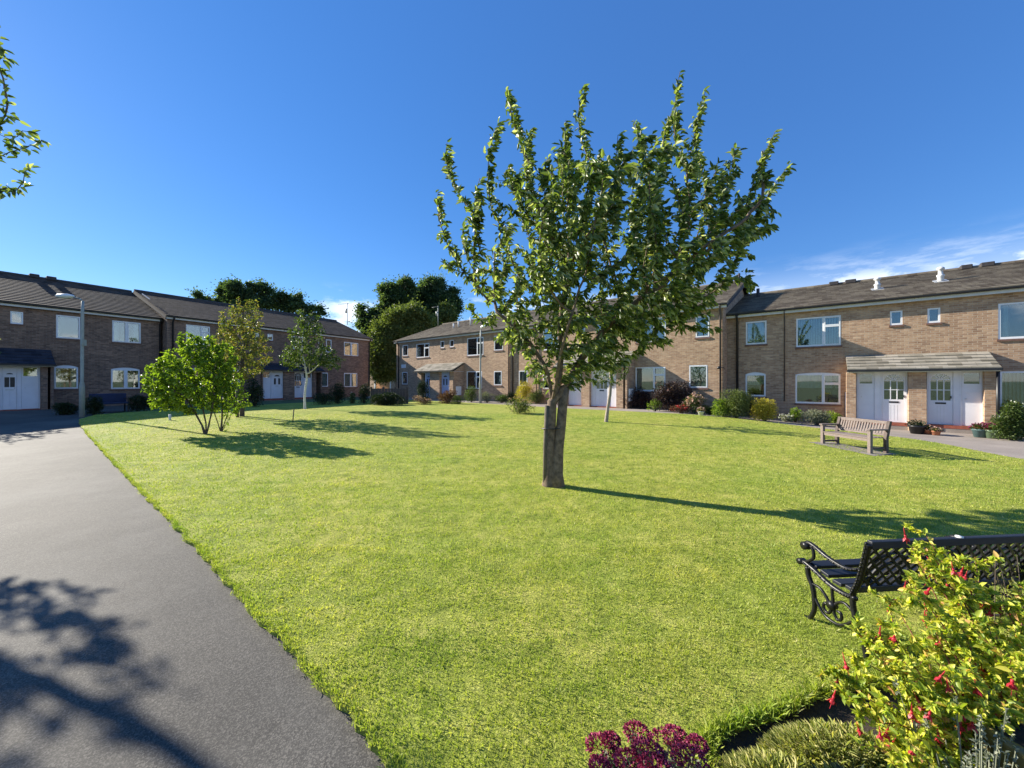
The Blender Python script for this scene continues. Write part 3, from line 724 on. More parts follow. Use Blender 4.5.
add_porch(B4, f, f.X(849), f.X(987), zf, ztop, zfr, 'brick', 'canopy', 1.1,
          [('pier', f.X(846.5,-.98), f.X(856,-.98)), ('store', f.X(856.5,-.74), f.X(875.5,-.74)), ('panel', f.X(875.5,-.74), f.X(880.6,-.74)), ('fan', f.X(880.6,-.74), f.X(907.2,-.74)),
           ('pier', f.X(908.6,-.98), f.X(926.6,-.98)), ('fan', f.X(926.8,-.74), f.X(954.4,-.74)), ('panel', f.X(954.4,-.74), f.X(959.6,-.74)), ('store', f.X(959.6,-.74), f.X(983.6,-.74)), ('pier', f.X(984.6,-.98), f.X(996.4,-.98))])
MB().tube([(f.X(846.2), -.06, .05), (f.X(846.2), -.06, 1.35)], .03, 8).build('overflow_pipe', M['upvc'], B4, True)
MB().tube([(f.X(998,-1.15), -1.15, .0), (f.X(998,-1.15), -1.15, zfr)], .045, 8).build('drainpipe', M['black'], B4, True)
for px, yy, hh in ((877.4, 2.35, .42), (940.6, 2.6, .48)):
    x = f.X(px, yy); z = 4.95+(yy+.22)*1.95/5.72
    hh *= 1.25; fl = MB().lathe([(.10,-.1),(.10,hh*.35),(.12,hh*.40),(.12,hh*.48),(.075,hh*.52),(.075,hh*.82),(.12,hh*.85),(.12,hh*.97),(.05,hh*1.05),(0,hh*1.05)], (x, yy, z), 14)
    fq = fl.build('flue', M['flue'], rf4, True)
    fq = MB(); fq.extr([(yy-.22, z-.09+.02), (yy+.22, z+.09+.02), (yy+.22, z+.13), (yy-.22, z-.03)], lambda u, v, t: (t, u, v), x+.2, x-.2); fq.build('flue_flashing', M['flash'], rf4)
for a, b in ((829, 838.5), (845, 856), (960, 972), (980, 994)):
    MB().box(f.X(a, 5.5), f.X(b, 5.5), 5.35, 5.65, 6.86, 7.06).build('ridge_vent', M['lead'], rf4, bevel=.03)
x = f.X(758, 4.4); MB().tube([(x, 4.4, 6.3), (x, 4.4, 7.0)], .08, 8).build('vent_pipe', M['lead'], rf4, True)

# ---- brick garage with an orange timber door between the terraces
g = Facade(52, .0215, False)
gx0, gx1 = g.X(345), g.X(406)
o = g.W(0); G = empty('brick_garage', (o.x, o.y, 0), g.rz, 'low flat-roofed brick garage with orange wooden door between the terraces', 'garage')
zt = g.Z(385, 369)
dx0, dx1 = g.X(374.6), g.X(391)
gw = wall_mesh(gx0, gx1, -.2, zt, zt, 5, [(dx0, dx1, .3, g.Z(383, 377), 0)]); gw.build('wall', M['brick'], G)
MB().box(gx0-.1, gx1+.1, -.1, 5.1, zt, zt+.12).build('roof', M['lead'], G)
fr = MB().box(dx0, dx0+.22, -.03, .06, .3, g.Z(383, 377)).box(dx1-.22, dx1, -.03, .06, .3, g.Z(383, 377)).box(dx0+.22, dx1-.22, -.03, .06, g.Z(383, 377)-.14, g.Z(383, 377))
fr.build('door_frame', M['upvc'], G)
dd = MB(); n = 9
for i in range(n):
    w = (dx1-dx0-.44)/n; dd.box(dx0+.22+i*w+.01, dx0+.22+(i+1)*w-.01, .02, .05, .3, g.Z(383, 377)-.14)
dd.box(dx0+.22, dx1-.22, .05, .07, .3, g.Z(383, 377)-.14); dd.build('door', M['orange'], G)
# ------------------------------------------------------------------ vegetation
def unit(a): return a / np.maximum(np.linalg.norm(a, axis=1, keepdims=True), 1e-9)
def leaves(name, P, D, L, Wd, mat, parent, fold=.35, droop=0.0, up=None, curl=.25):
    """every leaf: two folded halves with a bent tip, built from base P along D"""
    n = len(P); P = np.asarray(P, float); D = unit(np.asarray(D, float))
    D = unit(D + np.array([0, 0, -droop]))
    if up is None: up = rng.normal(size=(n, 3)); up[:, 2] = np.abs(up[:, 2]) + .6
    S = unit(np.cross(D, up)); N = unit(np.cross(S, D))
    L = np.broadcast_to(L, (n,))[:, None]*rng.uniform(.7, 1.2, (n, 1)); Wd = np.broadcast_to(Wd, (n,))[:, None]*rng.uniform(.8, 1.15, (n, 1))
    V = np.empty((n, 6, 3))
    V[:, 0] = P
    V[:, 1] = P + D*L*.33 + S*Wd*.5 + N*Wd*fold
    V[:, 2] = P + D*L*.72 + S*Wd*.36 + N*(Wd*fold*.7 - L*curl*.3)
    V[:, 3] = P + D*L - N*L*curl
    V[:, 4] = P + D*L*.72 - S*Wd*.36 + N*(Wd*fold*.7 - L*curl*.3)
    V[:, 5] = P + D*L*.33 - S*Wd*.5 + N*Wd*fold
    b = (np.arange(n)*6)[:, None]
    Fc = np.concatenate([b+np.array([0, 1, 2, 3]), b+np.array([0, 3, 4, 5])], axis=0)
    return np_mesh(name, V.reshape(-1, 3), Fc, mat, parent)
def colonize(att, seeds, par, step, kill, infl, iters=120, bias=(0, 0, .15), jit=.12):
    P = [np.array(s, float) for s in seeds]; par = list(par)
    att = np.asarray(att, float); A = np.array(P)
    d = np.linalg.norm(att[:, None]-A[None], axis=2); ni = d.argmin(1); nd_ = d.min(1)
    bias = np.array(bias)
    for it in range(iters):
        m = nd_ < infl
        if not m.any(): break
        idx = np.unique(ni[m]); new = []
        vec = unit(att[m]-np.array(P)[ni[m]]); acc = np.zeros((len(P), 3)); np.add.at(acc, ni[m], vec)
        for i in idx:
            v = acc[i]; v = v/ max(np.linalg.norm(v), 1e-6) + bias + rng.normal(size=3)*jit; v /= np.linalg.norm(v)
            q = P[i] + v*step; new.append((q, i))
        base = len(P)
        for q, i in new: P.append(q); par.append(int(i))
        Q = np.array([q for q, _ in new]); d = np.linalg.norm(att[:, None]-Q[None], axis=2)
        mi = d.argmin(1); md = d.min(1); u = md < nd_; ni[u] = mi[u]+base; nd_[u] = md[u]
        keep = nd_ > kill; att = att[keep]; ni = ni[keep]; nd_ = nd_[keep]
        if len(att) == 0 or len(P) > 9000: break
    return P, par
def radii(P, par, tip, e=2.4, rmax=None):
    n = len(P); r = np.zeros(n)
    ch = [[] for _ in range(n)]
    for i in range(n):
        if par[i] >= 0: ch[par[i]].append(i)
    for i in range(n-1, -1, -1):
        r[i] = tip if not ch[i] else sum(r[c]**e for c in ch[i])**(1/e) + tip*.03
    if rmax: 
        r = np.where(r > rmax, rmax, r)
    return r, ch
def wood(P, par, r, ch, sides=6):
    mb = MB(); stack = [(0, None)]
    while stack:
        i, p = stack.pop(); pts = ([P[p]] if p is not None else []) + [P[i]]; rr = ([r[i]] if p is not None else []) + [r[i]]
        while ch[i]:
            k = max(ch[i], key=lambda c: r[c])
            for c in ch[i]:
                if c != k: stack.append((c, i))
            pts.append(P[k]); rr.append(r[k]); i = k
        if len(pts) > 1: mb.tube(pts, rr, 3 if max(rr) < .006 else (4 if max(rr) < .012 else (sides if max(rr) < .04 else 12)), cap=False)
    return mb
def tree(name, label, loc, trunk_pts, crown, natt, step, kill, infl, tip, rtr, leafspec, barkmat, leafmat_, cat='tree', bias=(0,0,.15), group=None, extra=None, leafnodes=.012, jit=.12, e=2.4, loose=0, trunks=None, flare=1.3):
    """crown: function returning natt points (relative to the base); leafspec = (per node, length, width, droop, spread)"""
    T = empty(name, loc, 0, label, cat, group)
    seeds = []; par = []
    for tr in (trunks or [trunk_pts]):
        b = len(seeds)
        for j, p in enumerate(tr):
            seeds.append(p); par.append(-1 if j == 0 and b == 0 else (0 if j == 0 else b+j-1))
    P, par = colonize(crown(natt), seeds, par, step, kill, infl, bias=bias, jit=jit)
    if extra: extra(P, par)
    r, ch = radii(P, par, tip, e)
    s = rtr / r[0]
    r = np.where(r > tip*2.5, tip*2.5 + (r-tip*2.5)*max(.05, (rtr-tip*2.5)/max(1e-6, r[0]-tip*2.5)), r)
    nt_ = len(trunks[0] if trunks else trunk_pts)
    r[0] = rtr*flare
    wood(P, par, r, ch).build('trunk', barkmat, T, True)
    P = np.array(P); par_a = np.array(par)
    idx = np.where(r < leafnodes)[0]; idx = idx[par_a[idx] >= 0]
    per, L, Wd, droop, spread = leafspec
    k = np.repeat(idx, per)
    pa = P[par_a[k]]; pb = P[k]; t = rng.uniform(0, 1, (len(k), 1)); base = pa + (pb-pa)*t
    if loose: base = base + rng.normal(size=base.shape)*loose
    dirs = unit(pb-pa) + rng.normal(size=(len(k), 3))*spread
    leaves('crown', base, dirs, L, Wd, leafmat_, T, droop=droop)
    return T
def ellip(c, rad, n, shell=.0):
    v = unit(rng.normal(size=(n, 3))); q = rng.uniform(shell**3, 1, (n, 1))**(1/3)
    return np.array(c) + v*q*np.array(rad)

# ---- the lawn tree (young cherry, wind pushing its long shoots)
g0 = ground_at(551, 487)
SC = g0.y/F                    # metres per pixel at the trunk
def tp(px, py, dy=0.0):        # a point of the lawn tree, dy metres behind its trunk, relative to its base
    Y = g0.y+dy; return np.array([(px-CX)*Y/F-g0.x, dy, HC+(HY-py)*Y/F-g0.z])
def main_crown(n):
    pts = []
    while len(pts) < n:
        z = rng.uniform(1.55, 6.0); 
        prof = np.interp(z, [1.5, 2.0, 2.5, 3.1, 3.9, 4.6, 5.0, 5.4, 6.0], [.25, .8, 1.45, 2.1, 2.5, 2.45, 2.0, 1.4, .5])
        cx = np.interp(z, [1.5, 2.0, 3.0, 4.0, 5.0, 6.0], [.15, .35, .75, 1.0, 1.0, 1.0])
        a = rng.uniform(0, 2*math.pi); q = math.sqrt(rng.uniform(.03, 1))
        x = cx + prof*q*math.cos(a)*1.06; y = .1 + prof*q*math.sin(a)*.74
        # lumpy edge: drop points where a slow wave is low
        if q > .62 and (math.sin(3.1*a+z*1.7)+math.sin(5.3*a-z*2.3)) < -.35: continue
        if z > 4.3 and rng.uniform() < (z-4.3)*.75: continue
        if z < 2.3 and rng.uniform() < .55: continue
        pts.append((x, y, z))
    return np.array(pts)
def whips(P, par):
    A = np.array(P)
    tips = [(447,143,-.1),(438,192,.3),(507,90,.2),(500,122,-.4),(583,88,.3),(566,120,-.3),(531,130,.5),(600,152,.2),(641,145,.6),(680,72,-.2),(672,112,.3),(706,90,.3),(735,148,-.1),(722,172,.5),(775,132,.1),(788,166,.3),
            (762,200,-.5),(618,135,-.8),(545,160,-.9),(480,178,-.6),(655,178,-1.0),(463,228,-.9),(700,205,.9),(740,245,-.6),(748,290,.2),(722,330,-.3),(712,300,-.8),(452,262,.2),(470,305,.1),(560,150,.9),(634,120,1.0),(520,170,1.1),(690,150,.9)]
    for tx, ty, dy in tips:
        tip = tp(tx, ty, dy)
        target = tip + np.array([-.18*(tx-600)/180, -dy*.3, -1.25 if ty < 240 else -.35])
        i = int(np.linalg.norm(A-target, axis=1).argmin()); s = A[i]
        mid = (s+tip)/2 + np.array([(tx-600)/180*.16-.16+rng.normal()*.08, rng.normal()*.1, .05]); n = max(5, int(np.linalg.norm(tip-s)/.11)); last = i
        for k in range(1, n+1):
            t = k/n; q = s*(1-t)**2 + 2*mid*t*(1-t) + tip*t*t
            P.append(q); par.append(last); last = len(P)-1
            if k > 1 and k < n-2 and rng.uniform() < .35:
                P.append(q + rng.normal(size=3)*.05 + np.array([0, 0, .09])); par.append(last)
fork = [tuple(tp(549.5, 488)), tuple(tp(550, 472)), tuple(tp(550.5, 435)), tuple(tp(552, 402))]
stems = [fork,
         [tuple(tp(550, 384, -.05)), tuple(tp(545, 366, -.1)), tuple(tp(532, 346, -.1)), tuple(tp(515, 327, 0)), tuple(tp(497, 312, .1))],
         [tuple(tp(559, 380, .0)), tuple(tp(561, 358, .05)), tuple(tp(560, 330, .1)), tuple(tp(563, 300, .1)), tuple(tp(570, 270, .1))],
         [tuple(tp(566, 385, .05)), tuple(tp(577, 366, .1)), tuple(tp(590, 345, .1)), tuple(tp(612, 322, .0)), tuple(tp(640, 300, -.1)), tuple(tp(665, 283, -.1))],
         [tuple(tp(568, 380, .2)), tuple(tp(588, 352, .5)), tuple(tp(610, 320, .8)), tuple(tp(625, 290, 1.0))],
         [tuple(tp(556, 384, -.2)), tuple(tp(560, 355, -.5)), tuple(tp(570, 320, -.8))]]
Tm = empty('cherry_tree', g0, 0, 'largest tree on the lawn, young cherry with wind-swept upright shoots and a stake', 'tree')
seeds = []; par = []
for bi, tr in enumerate(stems):
    b = len(seeds)
    for j, p in enumerate(tr):
        seeds.append(p); par.append(-1 if (j == 0 and bi == 0) else (3 if j == 0 else b+j-1))
P, par = colonize(main_crown(3600), seeds, par, .12, .18, 1.2, bias=(.06, 0, .28), jit=.10)
whips(P, par)
r, ch = radii(P, par, .0045, 2.35)
big = r[3]; r = np.where(r > .012, .012+(r-.012)*(.085-.012)/(big-.012), r)
for i, q in enumerate((.140, .098, .086, .080)): r[i] = q
wood(P, par, r, ch).build('trunk', M['bark'], Tm, True)
m2 = MB(); m2.tube([tuple(tp(557, 489)+np.array([.0,-.03,-.03])), tuple(tp(556.5, 474)+np.array([0,-.03,0])), tuple(tp(558, 450)+np.array([0,-.025,0])), tuple(tp(561, 424)+np.array([0,-.02,0])), tuple(tp(563, 402)), tuple(tp(566, 388, .04))], [.150,.105,.088,.082,.078,.06], 14)
m2.build('limb', M['bark'], Tm, True)
Pa = np.array(P); pr = np.array(par)
idx = np.where((r < .0150) & (pr >= 0))[0]; seen = {}; keep = []
for q in idx:          # no knots: at most three leafy nodes in any 10 cm cell
    c = tuple((Pa[q]/.1).astype(int)); seen[c] = seen.get(c, 0)+1
    if seen[c] <= 3: keep.append(q)
idx = np.array(keep); k = np.repeat(idx, rng.integers(4, 16, len(idx)))
pa = Pa[pr[k]]; pb = Pa[k]; base = pa + (pb-pa)*rng.uniform(0, 1, (len(k), 1))
dv = unit(pb-pa)*.75 + rng.normal(size=(len(k), 3))*.46 + np.array([.50, 0, 0])
base = base+rng.normal(size=base.shape)*.02
leaves('crown', base, dv, rng.uniform(.10, .14, len(k)), .052, M['l_main'], Tm, fold=.22, droop=.5, curl=.22)
print('main leaves', len(k), 'nodes', len(P))
# stake with rubber tie
s0 = ground_at(545, 487.5)
St = empty('tree_stake', s0, 0, 'weathered wooden stake tied to the left of the cherry trunk', 'stake')
h = (487-405)*s0.y/F
MB().tube([(0,0,-.2),(.01,0,h*.5),(.035,0,h)], [.042,.042,.040], 10).build('post', M['stakewood'], St, True)
tz = h*.72
MB().tube([(-.05,-.04,tz),(.03,-.065,tz),(.12,-.15,tz+.01),(.23,-.10,tz+.01),(.25,.04,tz+.01),(.14,.14,tz),(.02,.06,tz),(-.05,.03,tz),(-.05,-.04,tz)], .009, 6).build('tie', M['black'], St, True)

# ---- small trees on the lawn
def ptree(px, py): g = ground_at(px, py); return g, g.y/F
g, s = ptree(206, 435)
tree('maple_bush', 'bright green multi-stemmed young maple nearest the asphalt path', g, None,
     lambda n: np.concatenate([ellip((-.38, 0, 1.7), (1.05, .95, 1.05), n*3//5), ellip((-1.0, 0, 1.45), (.75,.6,.55), n//5), ellip((-.05, .1, 2.5), (.45, .45, .55), n//7), ellip((-.55,0,2.75), (.25,.3,.4), n//16), ellip((.55,0,2.3), (.4,.3,.45), n//12), ellip((-1.55,0,1.9), (.35,.3,.3), n//16), ellip((-1.35,0,.95), (.35,.3,.3), n//18)]),
     1150, .11, .14, .9, .004, .035, (12, .085, .06, .3, .9), M['bark2'], M['l_bright'], leafnodes=.01, bias=(0,0,.1), loose=.03,
     trunks=[[(0,0,-.05),(.0,0,.35),(-.1,0,.8),(-.25,0,1.2)], [(.08,.02,.3),(.16,0,.7),(.2,.05,1.2)], [(-.1,-.03,.3),(-.3,-.05,.7),(-.6,0,1.1)], [(.0,.1,.3),(.05,.2,.8),(.1,.3,1.3)]], e=2.1)
g, s = ptree(221, 432)
tree('shrubby_sapling', 'airy light green sapling clump just right of the bright maple', g, None,
     lambda n: np.concatenate([ellip((.05, 0, 1.35), (.62, .55, .85), n*2//3), ellip((.35, .1, .95), (.5,.4,.45), n//3)]),
     520, .1, .14, .8, .0035, .03, (8, .07, .05, .3, .9), M['bark2'], M['l_bright'], leafnodes=.009, loose=.03,
     trunks=[[(0,0,-.05),(.03,0,.4),(.05,0,.9)], [(.1,.02,.3),(.25,0,.7)], [(-.08,-.03,.3),(-.2,-.05,.7)], [(.16,0,.25),(.3,0,.5)]], e=2.1)
g, s = ptree(242, 417)
tree('rowan_tree', 'tall slim tree with bronze-tinged leaves behind the bright maple', g, [(0,0,-.05),(.02,0,.8),(-.02,0,1.5),(0,0,2.1),(.05,0,2.7)],
     lambda n: np.concatenate([ellip((-.1, 0, 2.6), (1.25, 1.1, 1.15), n*3//5), ellip((.0, 0, 3.7), (.85,.8,.8), n//4), ellip((-.25, 0, 4.35), (.35,.3,.5), n//12), ellip((.4, 0, 4.4), (.3,.3,.45), n//12)]),
     1100, .13, .17, 1.1, .005, .07, (9, .095, .042, .3, .9), M['bark2'], M['l_tan'], leafnodes=.012, loose=.04)
gs = ground_at(237.5, 418)
sk = empty('tree_stake', gs, 0, 'thick wooden stake beside the bronze-leaved tree', 'stake')
MB().tube([(0,0,-.1),(-.02,0,1.4)], .055, 8).build('post', M['stakewood'], sk, True)
g, s = ptree(305, 409.5)
tree('birch_tree', 'round-crowned young birch with a white trunk near the doors', g, [(0,0,-.05),(-.02,0,.6),(.02,0,1.1),(.1,0,1.5)],
     lambda n: np.concatenate([ellip((.3, 0, 2.7), (1.35, 1.2, .75), n//3), ellip((-.75, .2, 2.5), (.6,.7,.55), n//8), ellip((1.4, -.1, 2.35), (.55,.6,.5), n//8), ellip((.1, 0, 3.7), (.95,.9,.8), n//4), ellip((-.2, 0, 4.6), (.35,.4,.5), n//12), ellip((.45, 0, 4.4), (.4,.4,.5), n//12)]),
     1000, .14, .2, 1.2, .005, .05, (9, .10, .07, .3, .9), M['birch'], M['l_mid'], leafnodes=.012, loose=.05)
gs = ground_at(292.5, 422.5)
tag(MB().tube([(gs.x, gs.y, gs.z-.1), (gs.x+.05, gs.y, gs.z+.48)], .018, 6).build('garden_cane', M['stakewood'], None, True), 'short dark cane stuck alone in the lawn near the birch', 'cane')
gs = ground_at(170, 421)
tag(MB().tube([(gs.x, gs.y, gs.z-.1), (gs.x, gs.y, gs.z+.25)], .04, 8).build('marker_post', M['soffit'], None, True), 'tiny pale post at the lawn edge left of the bright maple', 'post')
g, s = ptree(606, 422.5)
tree('sapling_tree', 'thin staked sapling seen behind and right of the cherry trunk', g, [(0,0,-.05),(.06,0,.5),(.14,0,1.0),(.18,0,1.5)],
     lambda n: ellip((.2, 0, 2.1), (.8, .7, .85), n), 260, .12, .18, .9, .004, .06, (5, .08, .045, .4, .9), M['palebark'], M['l_mid'], leafnodes=.01, loose=.03)

# ---- trees standing just outside the frame on the left: their twigs and shadows are in the picture
tree('cherry_tree', 'cherry tree beyond the left edge whose twigs hang into the top left corner', (-10.15, 5.45, .0), [(0,0,-.05),(0,0,1.0),(.05,0,1.8),(.1,0,2.3)],
     lambda n: np.concatenate([ellip((-.15, 0, 3.5), (1.15, 1.0, .95), n), ellip((1.6, 0, 4.5), (.5,.3,.5), n//14), ellip((2.98, 0, 5.3), (.45, .3, .38), n//12), ellip((2.3, 0, 4.95), (.35,.25,.3), n//24), ellip((1.9,-.1,5.6), (.3,.3,.7), n//20), ellip((2.72,-.1,6.6), (.35,.3,.45), n//20), ellip((2.85,0,4.6), (.2,.2,.25), n//50)]),
     700, .14, .2, 1.5, .005, .11, (6, .11, .05, .4, .8), M['bark'], M['l_main'], leafnodes=.013, bias=(0,0,.2), loose=.02)
tree('cherry_tree', 'small cherry beyond the left edge further along the path', (-21.3, 14.1, .3), [(0,0,-.05),(0,0,1.0),(.1,0,1.6)],
     lambda n: ellip((.1, 0, 2.9), (1.3, 1.3, 1.0), n), 420, .16, .22, 1.2, .005, .09, (5, .10, .055, .4, .8), M['bark'], M['l_main'], leafnodes=.013, loose=.02)

# ---- background trees
def big_tree(name, label, px, base_y, depth, clumps, lm, per, size, trunkr=.3, bark='bark'):
    """clumps given as (px, py, rx_px, ry_px, depth offset) at that distance"""
    X = (px-CX)*depth/F; s = depth/F; z0 = terr(X, depth)
    T = empty(name, (X, depth, z0), 0, label, 'tree')
    Ps = []; Ds = []; cs = []
    for (cx, cy, rx, ry, dy) in clumps:
        c = np.array([(cx-px)*s, dy, HC+(HY-cy)*s-z0]); rad = np.array([rx*s, max(rx, ry)*s*.9, ry*s]); cs.append((c, rad))
        n = max(3, int(rx*ry/9)); sub = c + unit(rng.normal(size=(n, 3)))*rng.uniform(.45, 1.0, (n, 1))*rad
        m = int(per*rx*ry*1.7); w = rng.integers(0, n, m)
        rr = rad.min()*.34
        p = sub[w] + rng.normal(size=(m, 3))*rr*.72*np.array([1.25,1.25,.8]); Ps.append(p); Ds.append(unit(p-c)+rng.normal(size=(m, 3))*.6)
    for a_ in range(len(Ps)):
        q_ = rng.uniform(size=len(Ps[a_])) < .16; Ps[a_][q_] += rng.normal(size=(q_.sum(), 3))*size*.9
    mb = MB(); top = max(c[2] for c, _ in cs)
    bx = float(np.mean([c[0] for c, _ in cs]))
    mb.tube([(0,0,-.3),(bx*.15,0,top*.35),(bx*.5,0,top*.6),(bx,0,top*.95)], [trunkr, trunkr*.8, trunkr*.6, trunkr*.25], 10)
    for c, _ in cs:
        z = min(c[2]*.75, top*.6)
        t = z/top; mb.tube([(bx*t,0,z*.8), tuple((np.array([bx*t,0,z])+c)/2+np.array([0,0,-.1])), tuple(c)], [trunkr*.4, trunkr*.25, trunkr*.1], 6)
    mb.build('trunk', M[bark], T, True)
    leaves('crown', np.concatenate(Ps), np.concatenate(Ds), size*.72, size*.36, M[lm], T, fold=.2)
    return T
def rc(x0, x1, yf, n, rx, ry, dy=1.5):
    out = []
    for i in range(n):
        x = random.uniform(x0, x1); out.append((x, yf(x)+random.uniform(-2, 2), rx*random.uniform(.7, 1.2), ry*random.uniform(.7, 1.2), random.uniform(-dy, dy)))
    return out
big_tree('pine_tree', 'flat-topped dark pine showing over the roof of the left terrace', 245, 0, 62,
         [(208,297,12,4,0),(222,295,14,5,1),(232,291,14,6,0),(247,291,14,6,-1),(258,288,10,5,1),(262,299,14,6,0),(240,300,20,6,0),(222,302,14,5,1),(254,306,20,6,0)], 'l_pine', 28, .55, .35)
big_tree('pine_tree', 'smaller dark pine right of the flat-topped one, over the left terrace', 288, 0, 64,
         [(272,294,6,5,0),(286,299,13,5,0),(297,300,6,4,0),(274,303,14,6,0),(290,307,14,6,1),(305,308,10,4,0),(313,311,9,4,0),(322,313,6,3,0)], 'l_pine', 28, .55, .3)
big_tree('pine_tree', 'ragged dark pine rising just right of the left terrace roof', 378, 0, 55,
         [(365,312,9,5,0),(358,317,6,4,1),(376,317,12,7,0),(385,305,9,6,0),(395,292,13,8,0),(405,286,10,6,0),(385,297,9,5,1),(400,300,14,9,0),(388,315,14,8,0),(375,326,14,7,0),(366,323,9,5,1),(372,335,10,8,0)], 'l_pine', 26, .5, .35)
big_tree('pine_tree', 'tallest dark evergreen behind the middle terrace', 432, 0, 60,
         [(430,288,12,8,0),(438,284,10,5,0),(445,292,12,9,0),(420,295,12,9,0),(432,303,20,12,0),(450,304,9,10,1),(418,310,14,10,0),(440,316,20,10,0),(453,316,7,7,0),(430,325,22,10,0)], 'l_pine', 26, .5, .4)
big_tree('ash_tree', 'broad mid-green tree between the two terraces', 398, 0, 46,
         [(412,312,16,9,0),(402,322,18,11,0),(392,334,17,12,0),(386,349,15,12,0),(420,322,14,10,0),(408,338,18,12,0),(398,352,16,14,0),(384,360,12,9,0),(428,330,10,9,0),(402,366,14,10,0),(390,372,14,9,0),(380,340,9,8,0),(376,352,9,9,0),(372,364,9,10,0)], 'l_olive', 24, .38, .3)
big_tree('ash_tree', 'small pale green tree poking above the middle terrace roof', 446, 0, 50,
         [(446,310,6,9,0),(445,320,9,8,0),(452,322,6,7,0)], 'l_olive', 24, .38, .2)
# television aerials on the roofs
def aerial(px, y_top, y_bot, depth, label, boom):
    s = depth/F; X = (px-CX)*s; zb = HC+(HY-y_bot)*s; zt = HC+(HY-y_top)*s
    T = empty('tv_aerial', (X, depth, zb), 0, label, 'aerial'); h = zt-zb
    MB().tube([(0,0,-.2),(0,0,h)], .035, 6).build('mast', M['metal'], T, True)
    b = MB(); b.tube([(-boom,0,h*.92),(boom*.15,0,h*.98)], .018, 5)
    for i in range(9):
        q = i/8; x = -boom+boom*1.15*q; z = h*.92+h*.06*q; b.tube([(x,-.18,z),(x,.18,z)], .009, 4)
    b.tube([(-.12,0,h*.5),(-.12,0,h*.72)], .10, 6); b.build('antenna', M['metal'], T, True)
aerial(347.3, 303, 323, 40.5, 'thin television aerial on the far end of the left terrace roof', 1.1)
aerial(438, 306, 325.5, 37, 'television aerial at the far end of the middle terrace roof', .6)
# ------------------------------------------------------------------ shrubs and border plants
def shrub(name, label, cat, px, py, wpx, hpx, lm, leafL=.05, n=900, seed=0, flower=None, nfl=60, fl_size=.05, dy=0.0, depthr=None, droop=0, lumps=9, group=None, wl=.5, base=None):
    g = base if base is not None else ground_at(px, py); s = g.y/F; ry = depthr or min(wpx*s*.4, .42)
    for fa, xr in ((FC, (396, 724)), (FR, (724, 1100))):
        if xr[0] < px < xr[1]:
            dist = g.xy.dot(fa.I); lim = fa.D-ry-.03
            if dist > lim: q = lim/dist; g = Vector((g.x*q, g.y*q, 0)); g.z = terr(g.x, g.y)
    if 396 < px < 1100: wpx *= 1.2; hpx *= 1.12
    s = g.y/F; rx = wpx*s/2; h = hpx*s*1.04
    T = empty(name, g, 0, label, cat, group)
    n = int(n*1.8); leafL *= 1.1
    cs = []
    for i in range(lumps):
        a = rng.uniform(0, 2*math.pi); q = rng.uniform(.1, .72)
        zz = rng.uniform(.35, .78)*h; sh = math.sqrt(max(.12, 1-((zz/h-.45)/.6)**2))
        cs.append(np.array([math.cos(a)*q*rx*sh, math.sin(a)*q*ry*sh, zz]))
    cs = np.array(cs); cr = np.array([rx, ry, h*.55])*.42
    w = rng.integers(0, lumps, n); v = unit(rng.normal(size=(n, 3))); q = rng.uniform(.5, 1.1, (n, 1))
    p = cs[w] + v*q*cr
    low = rng.uniform(size=n) < .25; p[low, 2] *= rng.uniform(.1, .8, low.sum())
    p[:, 2] = np.maximum(p[:, 2], .02)
    leaves('foliage', p, v+rng.normal(size=(n, 3))*.5+np.array([0,0,.3]), leafL, leafL*wl, M[lm], T, droop=droop)
    mb = MB()
    for c in cs: mb.tube([(c[0]*.15, c[1]*.15, -.05), tuple(c*np.array([.5,.5,.5])), tuple(c)], [.012, .009, .004], 5)
    mb.build('stem', M['bark2'], T, True)
    if flower:
        w = rng.integers(0, lumps, nfl); v = unit(rng.normal(size=(nfl, 3))+np.array([0,-.3,.5]))
        c = cs[w]+v*cr*1.12; k = 7; cc = np.repeat(c, k, 0)+rng.normal(size=(nfl*k, 3))*fl_size*.35
        leaves('flower', cc, rng.normal(size=(nfl*k, 3))+np.array([0,0,.6]), fl_size*.7, fl_size*.6, M[flower], T)
    return T
# left-hand terrace
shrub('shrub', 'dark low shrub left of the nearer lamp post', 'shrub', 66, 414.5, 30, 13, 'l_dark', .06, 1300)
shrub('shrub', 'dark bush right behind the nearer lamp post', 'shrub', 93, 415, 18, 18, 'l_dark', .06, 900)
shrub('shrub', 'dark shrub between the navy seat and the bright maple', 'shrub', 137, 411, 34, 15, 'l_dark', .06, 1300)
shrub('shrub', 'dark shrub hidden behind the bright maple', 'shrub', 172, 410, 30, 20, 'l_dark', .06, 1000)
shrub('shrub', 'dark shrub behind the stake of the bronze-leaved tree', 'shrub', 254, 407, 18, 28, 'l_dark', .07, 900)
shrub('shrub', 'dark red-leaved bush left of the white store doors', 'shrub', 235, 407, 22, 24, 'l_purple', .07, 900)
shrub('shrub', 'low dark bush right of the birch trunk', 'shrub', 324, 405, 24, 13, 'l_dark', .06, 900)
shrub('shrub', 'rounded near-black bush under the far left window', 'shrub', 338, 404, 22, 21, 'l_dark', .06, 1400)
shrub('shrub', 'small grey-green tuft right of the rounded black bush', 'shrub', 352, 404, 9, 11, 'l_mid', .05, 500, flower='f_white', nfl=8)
shrub('shrub', 'tall dark bush at the far corner of the left terrace', 'shrub', 364, 404, 15, 21, 'l_dark', .06, 1000)
